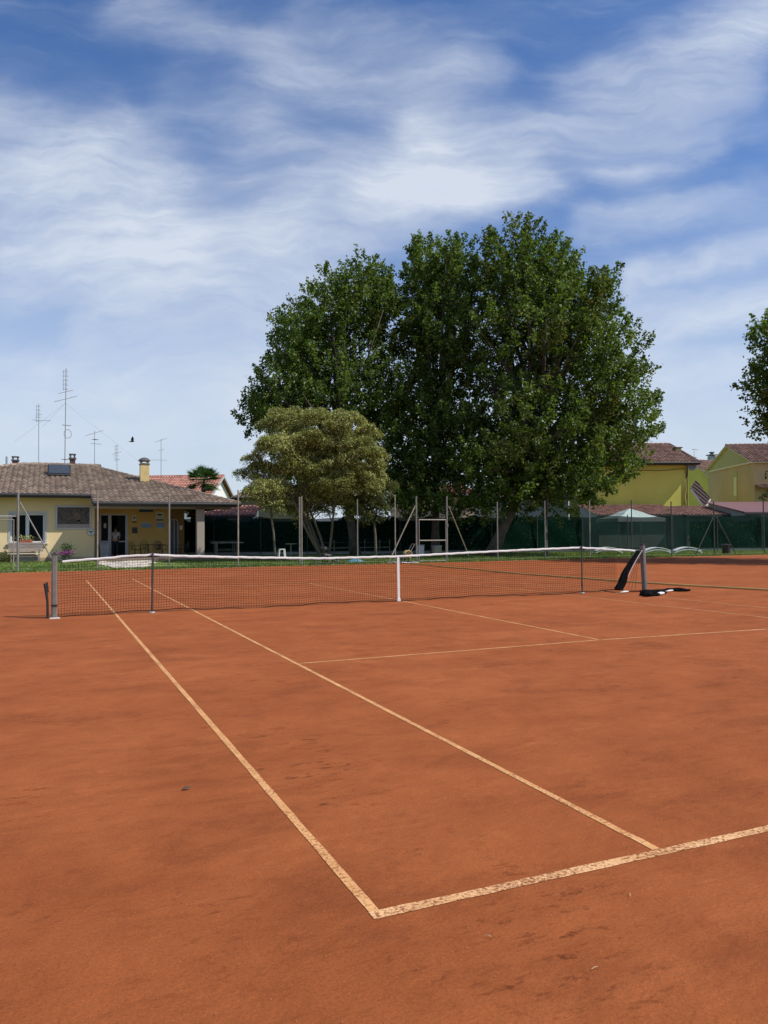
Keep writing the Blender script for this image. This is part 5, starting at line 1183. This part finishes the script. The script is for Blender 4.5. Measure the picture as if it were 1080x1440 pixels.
# ------------------------------------------------------------------ trees
def tree(name, lobes, base, label, cat, shoots, leaf, per, leafm, barkm, trunk_r, group=None, depth_r=5.5, fork=.25, dens=.45, shoot_len=(.5, 1.25), spread=.20, second=None, multi=1, limbs=40, gapn=.0, updir=.7):
    base = np.array([base[0], base[1], 0.]); t = empty(name, base, label, cat, group)
    L = []
    for (u, v, du, dv, dep, dr) in lobes:
        c = D(u, v, dep); L.append((c, du*dep/F*.87, dr, dv*dep/F*.88-.25))
    Cs = np.array([l[0] for l in L]); Rs = np.array([[l[1], l[2], l[3]] for l in L])
    area = (Rs[:, 0]*Rs[:, 2]+Rs[:, 1]*Rs[:, 2]); pr = area/area.sum()
    idx = rng.choice(len(L), shoots, p=pr); d = rng.normal(size=(shoots, 3)); d /= np.linalg.norm(d, axis=1)[:, None]
    rr = rng.random(shoots)**dens
    # lobe axes: right, forward, up
    rt = np.array([cy_, -sy_, 0]); fo = np.array([sy_, cy_, 0]); up = np.array([0, 0, 1.])
    loc = d*rr[:, None]*Rs[idx]
    P = Cs[idx]+loc[:, :1]*rt+loc[:, 1:2]*fo+loc[:, 2:]*up
    out = d[:, :1]*rt+d[:, 1:2]*fo+d[:, 2:]*up
    # noise gaps
    ph = rng.uniform(0, 6, 3)
    nz = np.sin(P[:, 0]*1.5+ph[0])*np.sin(P[:, 1]*1.3+ph[1])*np.sin(P[:, 2]*1.6+ph[2])+.5*np.sin(P[:, 0]*3.1+P[:, 2]*2.2)*np.sin(P[:, 1]*2.7)
    kp = nz > (-.75+gapn); P, out, idx = P[kp], out[kp], idx[kp]; n = len(P)
    sd = out*.75+up*updir+rng.normal(size=(n, 3))*.30; sd /= np.linalg.norm(sd, axis=1)[:, None]
    Ls = rng.uniform(*shoot_len, n)
    s = rng.random((n, per))**.85; rad_ = spread*(1.15-.75*s)
    C = P[:, None, :]+sd[:, None, :]*(s*Ls[:, None])[..., None]+rng.normal(size=(n, per, 3))*rad_[..., None]
    C = C.reshape(-1, 3)
    sz_ = leaf if not hasattr(leaf, '__len__') else leaf[0]
    V, Fq = leaf_cloud(C, sz_, .35, .80, .4)
    if second is not None:
        mi = np.zeros(len(C)); f = second[1]
        hot = (np.sin(P[:, 0]*.9+1)*np.sin(P[:, 2]*.8+2)+.4*np.sin(P[:, 1]*1.2)); sel = np.repeat(hot > f, per); mi[sel] = 1; fast_mesh('crown', V, Fq, None, t, mi, [leafm, second[0]])
    else: fast_mesh('crown', V, Fq, leafm, t)
    # trunk and limbs
    k = MB(); cen = Cs.mean(0)
    zf = P[:, 2].min()+.35*(P[:, 2].max()-P[:, 2].min())*fork*4
    stems = []
    for m_ in range(multi):
        a = 2*PI*m_/max(1, multi)+.4; off = np.array([math.cos(a), math.sin(a), 0])*trunk_r*(1.2 if multi > 1 else 0)
        q0 = base+off; q3 = np.array([cen[0]+off[0]*6, cen[1]+off[1]*6, zf]); pts = [q0+(q3-q0)*s_+np.array([math.sin(s_*5+m_)*trunk_r*.5, math.cos(s_*4+m_)*trunk_r*.4, 0])*s_ for s_ in np.linspace(0, 1, 7)]
        for i_, p_ in enumerate(pts): p_[2] = zf*i_/6
        rr_ = trunk_r*(1 if multi == 1 else .6)
        k.tube(pts, [rr_*(1.35-.35*min(1, i_*1.5))*(1-.05*i_) for i_ in range(7)], 10); stems.append((pts, rr_))
    sel = rng.choice(n, min(limbs, n), replace=False)
    for j in sel:
        pts, rr_ = stems[j % len(stems)]; i_ = int(rng.integers(3, 7)); a = np.array(pts[i_]); b = P[j]
        if b[2] < a[2]-1: i_ = 3; a = np.array(pts[3])
        Ld = np.linalg.norm(b-a); c1 = a+(b-a)*.35+up*Ld*.10; c2 = a+(b-a)*.7+up*Ld*.07
        r_ = min(rr_*.5, .02*Ld+.02); k.tube([a, c1, c2, b], [r_, r_*.7, r_*.4, r_*.15], 6)
        for w_ in range(3):
            q = P[int(rng.integers(0, n))]
            near = P[np.argsort(((P-c2)**2).sum(1))[:12]]; q = near[int(rng.integers(0, len(near)))]
            k.tube([c2 if w_ else c1, (c2+q)/2+up*.1, q], [r_*.3, r_*.2, .01], 5)
    k.build('trunk', barkm, t, smooth=True)
    return t
tree('plane_tree', [(720, 392, 62, 80, 49, 5.0), (765, 396, 45, 60, 48, 4), (800, 445, 55, 70, 48, 5.5), (835, 520, 62, 85, 48, 6), (868, 590, 56, 70, 48, 5), (835, 650, 60, 62, 47, 5), (730, 500, 100, 110, 49, 7), (740, 620, 110, 92, 48, 7), (690, 660, 80, 62, 47, 6), (845, 430, 25, 45, 48, 3), (700, 705, 70, 38, 46, 4.5), (790, 695, 60, 38, 46.5, 4.5)],
     D(690, 776, 46), 'largest plane tree, right of the pair with a yellowing flank', 'tree', 2900, .178, 58, M['leafA'], M['bark'], .33, 'plane trees', second=(M['leafC'], .45), limbs=70, gapn=.10, spread=.17)
tree('plane_tree', [(600, 395, 34, 62, 52, 4.0), (638, 400, 32, 66, 51, 4), (618, 490, 62, 90, 52, 6), (615, 610, 75, 95, 51, 6), (590, 670, 50, 45, 50, 4), (610, 708, 60, 32, 48, 4)],
     D(612, 776, 50), 'middle plane tree with two narrow tops between the two broader ones', 'tree', 1450, .178, 56, M['leafA'], M['bark'], .26, 'plane trees', limbs=40, gapn=.08, spread=.17)
tree('plane_tree', [(515, 425, 45, 60, 50, 4.5), (465, 440, 48, 58, 50, 4.5), (425, 490, 45, 68, 50, 5), (400, 560, 50, 62, 49, 4.5), (370, 590, 36, 38, 49, 3), (480, 540, 85, 100, 50, 6), (545, 450, 40, 70, 51, 4), (545, 600, 55, 100, 50, 5), (430, 650, 60, 60, 50, 4), (470, 695, 60, 32, 48, 3.5), (545, 690, 40, 40, 49, 3.5)],
     D(500, 777, 50), 'left plane tree rising behind the pale variegated tree', 'tree', 2150, .175, 54, M['leafA'], M['bark'], .28, 'plane trees', limbs=50, gapn=.12, spread=.17)
tree('plane_tree', [(1100, 476, 34, 44, 35.5, 2.0), (1088, 548, 36, 38, 35.5, 1.8), (1120, 540, 50, 90, 36, 3), (1118, 608, 44, 20, 35.5, 2.5), (1090, 688, 13, 12, 35, .8), (1215, 520, 115, 170, 35.5, 5), (1200, 640, 70, 60, 34, 4)],
     D(1200, 778, 35.5), 'plane tree mostly outside the right edge, only its left boughs showing', 'tree', 1150, .17, 42, M['leafA'], M['bark'], .3, 'plane trees', limbs=40, gapn=.12, spread=.17)
# sapling trunk at 768
tree('slim_tree', [(775, 665, 36, 34, 46, 2.2), (760, 690, 26, 22, 46, 1.6)], D(768, 779, 44), 'slim pale trunked young tree under the right side of the largest plane tree', 'tree', 150, .16, 34, M['leafA'], M['bark2'], .085, limbs=14)
# pale variegated trees: many small rounded clumps
def pale_tree(blobs, base, label, leafm, multi, trunk_r, n_clump, seed, per=330, zfork=.35):
    rg = np.random.default_rng(seed); base = np.array([base[0], base[1], 0.]); t = empty('variegated_tree', base, label, 'tree', 'pale variegated trees')
    rt = np.array([cy_, -sy_, 0]); fo = np.array([sy_, cy_, 0]); up = np.array([0, 0, 1.])
    cents = []
    for (bu, bv, br, bd) in blobs:
        c = D(bu, bv, bd+rg.uniform(-.5, .5)); R_ = br*bd/F; m_n = max(5, int((R_/.34)**2*2.4))
        for q_ in range(m_n):
            d = rg.normal(size=3); d /= np.linalg.norm(d); d[2] = abs(d[2])*.9 if rg.random() < .66 else d[2]*.9
            cents.append((c+(rt*d[0]+fo*d[1]+up*d[2]*.95)*R_*.74, rg.uniform(.22, .44)))
    allC = []; inner = []
    for i_c, (c, r) in enumerate(cents):
        n = int(per*(r/.34)**2); d = rg.normal(size=(n, 3)); d /= np.linalg.norm(d, axis=1)[:, None]; d[:, 2] = np.abs(d[:, 2])*np.where(rg.random(n) < .84, 1, -1)
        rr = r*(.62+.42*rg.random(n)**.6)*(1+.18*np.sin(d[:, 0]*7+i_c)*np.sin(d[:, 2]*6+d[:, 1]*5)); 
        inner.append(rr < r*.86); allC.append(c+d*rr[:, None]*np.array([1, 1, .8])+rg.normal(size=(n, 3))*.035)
    C = np.concatenate(allC); V, Fq = leaf_cloud(C, .092, .3, .45); fast_mesh('crown', V, Fq, None, t, np.concatenate(inner).astype(int), [leafm, M['leafB2']])  # inner leaves take the darker material, painting shade into the clump gaps
    k = MB(); zf = min(c[2] for c, r in cents)
    cc = np.mean([c for c, r in cents], 0)
    for m_ in range(multi):
        a = rg.uniform(0, 2*PI); q0 = base+np.array([math.cos(a), math.sin(a), 0])*trunk_r*(1.5 if multi > 1 else 0)
        top = cents[int(rg.integers(0, len(cents)))][0] if multi > 1 else cc
        tgt = np.array([base[0]+(top[0]-base[0])*.6, base[1]+(top[1]-base[1])*.6, zf+1.2])
        pts = [q0*(1-s)+tgt*s+np.array([math.sin(s*4+m_)*.08, 0, 0]) for s in np.linspace(0, 1, 6)]; r_ = trunk_r*(.62 if multi > 1 else 1)
        k.tube(pts, [r_*(1.2-.1*i) for i in range(6)], 8)
        for q in range(26//max(1, multi)+4):
            e_, rr = cents[int(rg.integers(0, len(cents)))]; s0 = pts[int(rg.integers(3, 6))]; mid = (s0+e_)/2+up*.12; k.tube([s0, mid, e_], [r_*.45, r_*.28, .015], 5)
    k.build('trunk', M['bark2'], t, smooth=True); return t
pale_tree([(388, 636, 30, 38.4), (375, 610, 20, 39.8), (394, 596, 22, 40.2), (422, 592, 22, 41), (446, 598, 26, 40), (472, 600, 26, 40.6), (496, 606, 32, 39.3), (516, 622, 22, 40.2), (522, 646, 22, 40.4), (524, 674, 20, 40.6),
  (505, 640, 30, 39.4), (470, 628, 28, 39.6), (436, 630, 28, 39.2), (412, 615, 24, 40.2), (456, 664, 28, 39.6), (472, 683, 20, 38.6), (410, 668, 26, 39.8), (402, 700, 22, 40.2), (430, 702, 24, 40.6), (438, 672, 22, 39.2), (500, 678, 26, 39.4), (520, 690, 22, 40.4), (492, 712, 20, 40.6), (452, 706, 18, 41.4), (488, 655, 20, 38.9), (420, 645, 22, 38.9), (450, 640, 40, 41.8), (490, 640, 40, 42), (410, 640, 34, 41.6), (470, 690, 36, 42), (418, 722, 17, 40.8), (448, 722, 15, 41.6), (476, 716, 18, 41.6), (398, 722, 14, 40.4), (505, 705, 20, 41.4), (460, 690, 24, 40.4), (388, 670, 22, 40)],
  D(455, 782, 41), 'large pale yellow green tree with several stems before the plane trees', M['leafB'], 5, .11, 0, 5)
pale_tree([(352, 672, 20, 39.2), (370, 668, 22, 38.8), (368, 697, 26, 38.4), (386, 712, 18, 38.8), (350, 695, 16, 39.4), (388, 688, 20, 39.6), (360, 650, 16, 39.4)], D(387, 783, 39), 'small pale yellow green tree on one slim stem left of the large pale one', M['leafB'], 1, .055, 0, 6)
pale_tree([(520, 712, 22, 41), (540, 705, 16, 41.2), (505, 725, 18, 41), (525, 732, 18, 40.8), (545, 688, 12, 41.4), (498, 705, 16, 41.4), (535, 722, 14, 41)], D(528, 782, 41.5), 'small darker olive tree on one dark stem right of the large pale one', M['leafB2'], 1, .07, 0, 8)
# palm
pt = D(285, 700, 58); t = empty('palm_tree', (pt[0], pt[1], 0), 'fan palm rising behind the clubhouse roof', 'palm'); hc = D(286, 679, 58)
MB().tube([(pt[0], pt[1], 0), (pt[0]+.1, pt[1], 3), (hc[0], hc[1], hc[2]-.1)], [.2, .17, .15], 10).build('trunk', M['bark'], t, smooth=True)
vs, fs = [], []
for k in range(62):
    a = rng.uniform(0, 2*PI); el = rng.uniform(-.5, 1.35); d = np.array([math.cos(a)*math.cos(el), math.sin(a)*math.cos(el), math.sin(el)]); Lp = rng.uniform(.65, .95)
    tip = hc+d*Lp; side = np.cross(d, [0, 0, 1.]); side /= np.linalg.norm(side)+1e-6; upv = np.cross(side, d)
    b = len(vs); w = side*.015; vs += [hc-w, hc+w, tip+w, tip-w]; fs.append((b, b+1, b+2, b+3))
    for q in range(17):
        th_ = (q-8)/8*1.35; ld = d*math.cos(th_)+side*math.sin(th_); e_ = tip+ld*rng.uniform(.62, .85)+np.array([0, 0, -.08-.06*rng.random()]); wv = np.cross(ld, upv)*.036
        b = len(vs); m_ = tip+ld*.3; vs += [tip, m_+wv, e_, m_-wv]; fs.append((b, b+1, b+2, b+3))
fast_mesh('fronds', np.array(vs), np.array(fs), M['palm'], t)
# hedge of near black leaves added to keep the screen dark
def backing(s0, s1, off, h, label):
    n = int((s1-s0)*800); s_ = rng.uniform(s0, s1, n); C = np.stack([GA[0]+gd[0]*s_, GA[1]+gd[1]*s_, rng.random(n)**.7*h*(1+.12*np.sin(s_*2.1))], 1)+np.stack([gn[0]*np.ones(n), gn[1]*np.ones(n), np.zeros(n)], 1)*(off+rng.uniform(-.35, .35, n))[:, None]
    V, Fq = leaf_cloud(C, .20, .2, .7); t = empty('backing', gp((s0+s1)/2, 0, off), label, 'backing'); fast_mesh('foliage', V, Fq, M['backing'], t)
    MB().slab([gp(s0, .1, off-.12), gp(s1, .1, off-.12), gp(s1, .1, off+.12), gp(s0, .1, off+.12)], (0, 0, h*.93)).build('dark_core', M['backing'], t)  # solid dark slab added inside, blocks the lit lawn beyond
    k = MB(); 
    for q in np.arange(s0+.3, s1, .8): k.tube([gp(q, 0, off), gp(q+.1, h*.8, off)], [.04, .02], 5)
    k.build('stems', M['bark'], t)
backing(-5.4, 23.5, 1.3, 2.35, 'long dark hedge of leaves added behind the green screen under the trees to darken it')
backing(31.5, 52, 1.3, 2.15, 'dark hedge of leaves added to darken the green screen right of the gazebo')

# ------------------------------------------------------------------ camera
cam = bpy.data.cameras.new('camera'); co_ = bpy.data.objects.new('camera', cam); COL.objects.link(co_)
m4 = Matrix(((RR[0], UU[0], -fw[0], CAM[0]), (RR[1], UU[1], -fw[1], CAM[1]), (RR[2], UU[2], -fw[2], CAM[2]), (0, 0, 0, 1))); co_.matrix_world = m4
cam.sensor_fit = 'VERTICAL'; cam.sensor_height = 24; cam.lens = F/1440*24; cam.clip_end = 4000; cam.clip_start = .05
S.camera = co_

# ------------------------------------------------------------------ light
sl_ = bpy.data.lights.new('sun', 'SUN'); sl_.energy = 4.7; sl_.angle = rad(.53); sl_.color = (1.0, .955, .88)
so_ = bpy.data.objects.new('sun', sl_); COL.objects.link(so_); so_.rotation_euler = Vector(SUN).to_track_quat('Z', 'Y').to_euler(); so_.location = (30, -20, 40)
W = bpy.data.worlds.new('World'); S.world = W; W.use_nodes = True; n = W.node_tree.nodes; l = W.node_tree.links; n.clear()
out = n.new('ShaderNodeOutputWorld'); bg = n.new('ShaderNodeBackground'); sky = n.new('ShaderNodeTexSky'); sky.sky_type = 'NISHITA'; sky.sun_disc = False
sky.sun_elevation = math.asin(SUN[2]); sky.sun_rotation = math.atan2(SUN[0], SUN[1]); sky.air_density = 1.0; sky.dust_density = .6; sky.ozone_density = 2.2; sky.altitude = 50
tc = n.new('ShaderNodeTexCoord')
def val(x):
    return x
def mth(op, a, b=None, c=None, clamp=False):
    m = n.new('ShaderNodeMath'); m.operation = op; m.use_clamp = clamp
    for i, x in enumerate((a, b, c)):
        if x is None: continue
        if isinstance(x, (int, float)): m.inputs[i].default_value = float(x)
        else: l.new(x, m.inputs[i])
    return m.outputs[0]
def vdot(v):
    m = n.new('ShaderNodeVectorMath'); m.operation = 'DOT_PRODUCT'; l.new(tc.outputs['Generated'], m.inputs[0]); m.inputs[1].default_value = v; return m.outputs['Value']
dF = mth('MAXIMUM', vdot((sy_, cy_, 0)), .06); X = mth('DIVIDE', vdot((cy_, -sy_, 0)), dF); Z = mth('DIVIDE', vdot((0, 0, 1)), dF)
def sk(a, b):                              # survey pixel -> sky chart coordinates
    d = ray(a, b); f = d@np.array([sy_, cy_, 0]); return float(d@np.array([cy_, -sy_, 0])/f), float(d[2]/f)
cv = n.new('ShaderNodeCombineXYZ'); l.new(X, cv.inputs[0]); l.new(Z, cv.inputs[1])
def wn_(scale, det, rough, sx=1, sy=1, rot=0, dist=0, colr=False, src=None):
    mp = n.new('ShaderNodeMapping'); mp.inputs['Scale'].default_value = (sx, sy, 1); mp.inputs['Rotation'].default_value = (0, 0, rot); l.new(src or cv.outputs[0], mp.inputs[0])
    a = n.new('ShaderNodeTexNoise'); a.inputs['Scale'].default_value = scale; a.inputs['Detail'].default_value = det; a.inputs['Roughness'].default_value = rough; a.inputs['Distortion'].default_value = dist
    l.new(mp.outputs[0], a.inputs['Vector']); return a.outputs['Color' if colr else 'Fac']
# warp
wc = wn_(2.6, 5, .55, colr=True); sep = n.new('ShaderNodeSeparateColor'); l.new(wc, sep.inputs[0])
wc2 = wn_(8.5, 6, .6, .8, 1.6, rad(-15), .3, colr=True); sp2 = n.new('ShaderNodeSeparateColor'); l.new(wc2, sp2.inputs[0])
Xw = mth('ADD', mth('ADD', X, mth('MULTIPLY', mth('SUBTRACT', sep.outputs[0], .5), .13)), mth('MULTIPLY', mth('SUBTRACT', sp2.outputs[0], .5), .10))
Zw = mth('ADD', mth('ADD', Z, mth('MULTIPLY', mth('SUBTRACT', sep.outputs[1], .5), .10)), mth('MULTIPLY', mth('SUBTRACT', sp2.outputs[1], .5), .07))
strokes = [  # u0,v0,u1,v1,width px,amp
 (-60, 200, 130, 225, 66, .85), (60, 260, 200, 250, 70, 1.0), (-60, 330, 200, 330, 85, .75), (-50, 385, 240, 385, 45, .55),
 (200, 330, 420, 350, 80, 1.0), (380, 340, 560, 290, 62, .85), (520, 285, 745, 258, 42, .75), (360, 215, 620, 240, 50, .5), (600, 180, 660, 250, 42, .6),
 (690, 215, 900, 160, 60, .62), (850, 140, 1010, 110, 60, .7), (940, 110, 1120, -30, 55, .8), (850, 225, 990, 205, 30, .5), (900, 240, 1010, 150, 40, .3),
 (180, 10, 420, 90, 44, .26), (400, 90, 640, 130, 60, .40), (430, 20, 700, 90, 30, .22),
 (890, 400, 1130, 335, 26, .75), (870, 462, 1130, 418, 32, .8), (880, 520, 1150, 520, 32, .55), (840, 320, 1120, 290, 30, .38),
 (-60, 520, 330, 500, 55, .5), (150, 450, 420, 420, 36, .55), (-60, 590, 380, 575, 50, .6), (240, 380, 420, 480, 45, .5), (1000, 200, 1120, 190, 20, .3), (380, 600, 1150, 575, 60, .45), (400, 480, 900, 500, 60, .35), (250, 130, 350, 170, 50, .15)]
tot = None
for (a, b, c, d, w, amp) in strokes:
    x0, y0 = sk(a, b); x1, y1 = sk(c, d); w_ = w/F*.92; dx_, dy_ = x1-x0, y1-y0; L2 = dx_*dx_+dy_*dy_
    px_ = mth('SUBTRACT', Xw, x0); py_ = mth('SUBTRACT', Zw, y0)
    tt = mth('MULTIPLY_ADD', px_, dx_/L2, mth('MULTIPLY', py_, dy_/L2), clamp=True)
    ex = mth('MULTIPLY_ADD', tt, -dx_, px_); ey = mth('MULTIPLY_ADD', tt, -dy_, py_)
    d2 = mth('MULTIPLY_ADD', ex, ex, mth('MULTIPLY', ey, ey)); gs = mth('MULTIPLY', mth('EXPONENT', mth('MULTIPLY', d2, -1/(w_*w_))), amp)
    tot = gs if tot is None else mth('ADD', tot, gs)
cw = n.new('ShaderNodeCombineXYZ'); l.new(mth('ADD', X, mth('MULTIPLY', mth('SUBTRACT', sep.outputs[0], .5), .20)), cw.inputs[0]); l.new(mth('ADD', Z, mth('MULTIPLY', mth('SUBTRACT', sep.outputs[1], .5), .20)), cw.inputs[1])
fib = wn_(3.4, 12, .58, .75, 2.3, rad(-20), .15, src=cw.outputs[0]); fib2 = wn_(9, 12, .60, .40, 2.4, rad(-30), .1, src=cw.outputs[0]); fib3 = wn_(1.9, 8, .55, 1, 1.4, 0, .3)
def ss(x, a, b):
    m = n.new('ShaderNodeMapRange'); m.interpolation_type = 'SMOOTHSTEP'; m.inputs[1].default_value = a; m.inputs[2].default_value = b; l.new(x, m.inputs[0]); return m.outputs[0]
base_ = mth('SUBTRACT', 1, mth('EXPONENT', mth('MULTIPLY', tot, -1.45)))
tex = mth('ADD', mth('MULTIPLY', ss(fib, .34, .64), .56), mth('ADD', mth('MULTIPLY', ss(fib2, .34, .66), .36), mth('MULTIPLY', ss(fib3, .35, .7), .30)))
dens = mth('ADD', mth('MULTIPLY', base_, mth('ADD', .34, mth('MULTIPLY', tex, .80))), mth('MULTIPLY', mth('MULTIPLY', ss(fib, .38, .80), ss(fib2, .35, .75)), .30), clamp=True)
front = mth('MULTIPLY', mth('SUBTRACT', vdot((sy_, cy_, 0)), .05), 4, clamp=True)
# elsewhere: general cirrus from direction noise
gen = n.new('ShaderNodeTexNoise'); gen.inputs['Scale'].default_value = 2.2; gen.inputs['Detail'].default_value = 7; l.new(tc.outputs['Generated'], gen.inputs['Vector'])
g2 = mth('MULTIPLY', mth('SUBTRACT', gen.outputs['Fac'], .42), 2.6, clamp=True)
mask = mth('ADD', mth('MULTIPLY', dens, front), mth('MULTIPLY', g2, mth('SUBTRACT', 1, front)))
el = vdot((0, 0, 1))
hz = mth('EXPONENT', mth('MULTIPLY', mth('MULTIPLY', el, el), -19.0))     # milky air low down
tint = n.new('ShaderNodeMix'); tint.data_type = 'RGBA'; tint.blend_type = 'MULTIPLY'; tint.inputs[0].default_value = 1; l.new(sky.outputs[0], tint.inputs[6]); tint.inputs[7].default_value = (.78, 1.10, 1.54, 1)
mxh = n.new('ShaderNodeMix'); mxh.data_type = 'RGBA'; l.new(mth('MULTIPLY', hz, .95), mxh.inputs[0]); l.new(tint.outputs[2], mxh.inputs[6]); mxh.inputs[7].default_value = (7.1, 8.0, 9.0, 1)
mxc = n.new('ShaderNodeMix'); mxc.data_type = 'RGBA'; l.new(mth('MULTIPLY', mask, .90, clamp=True), mxc.inputs[0]); l.new(mxh.outputs[2], mxc.inputs[6]); mxc.inputs[7].default_value = (7.9, 8.6, 9.7, 1)
l.new(mxc.outputs[2], bg.inputs[0]); bg.inputs[1].default_value = .09; l.new(bg.outputs[0], out.inputs[0])

S.view_settings.view_transform = 'Standard'; S.view_settings.look = 'None'; S.view_settings.exposure = 0; S.view_settings.gamma = 1
S.render.engine = 'CYCLES'
S.cycles.transparent_max_bounces = 12
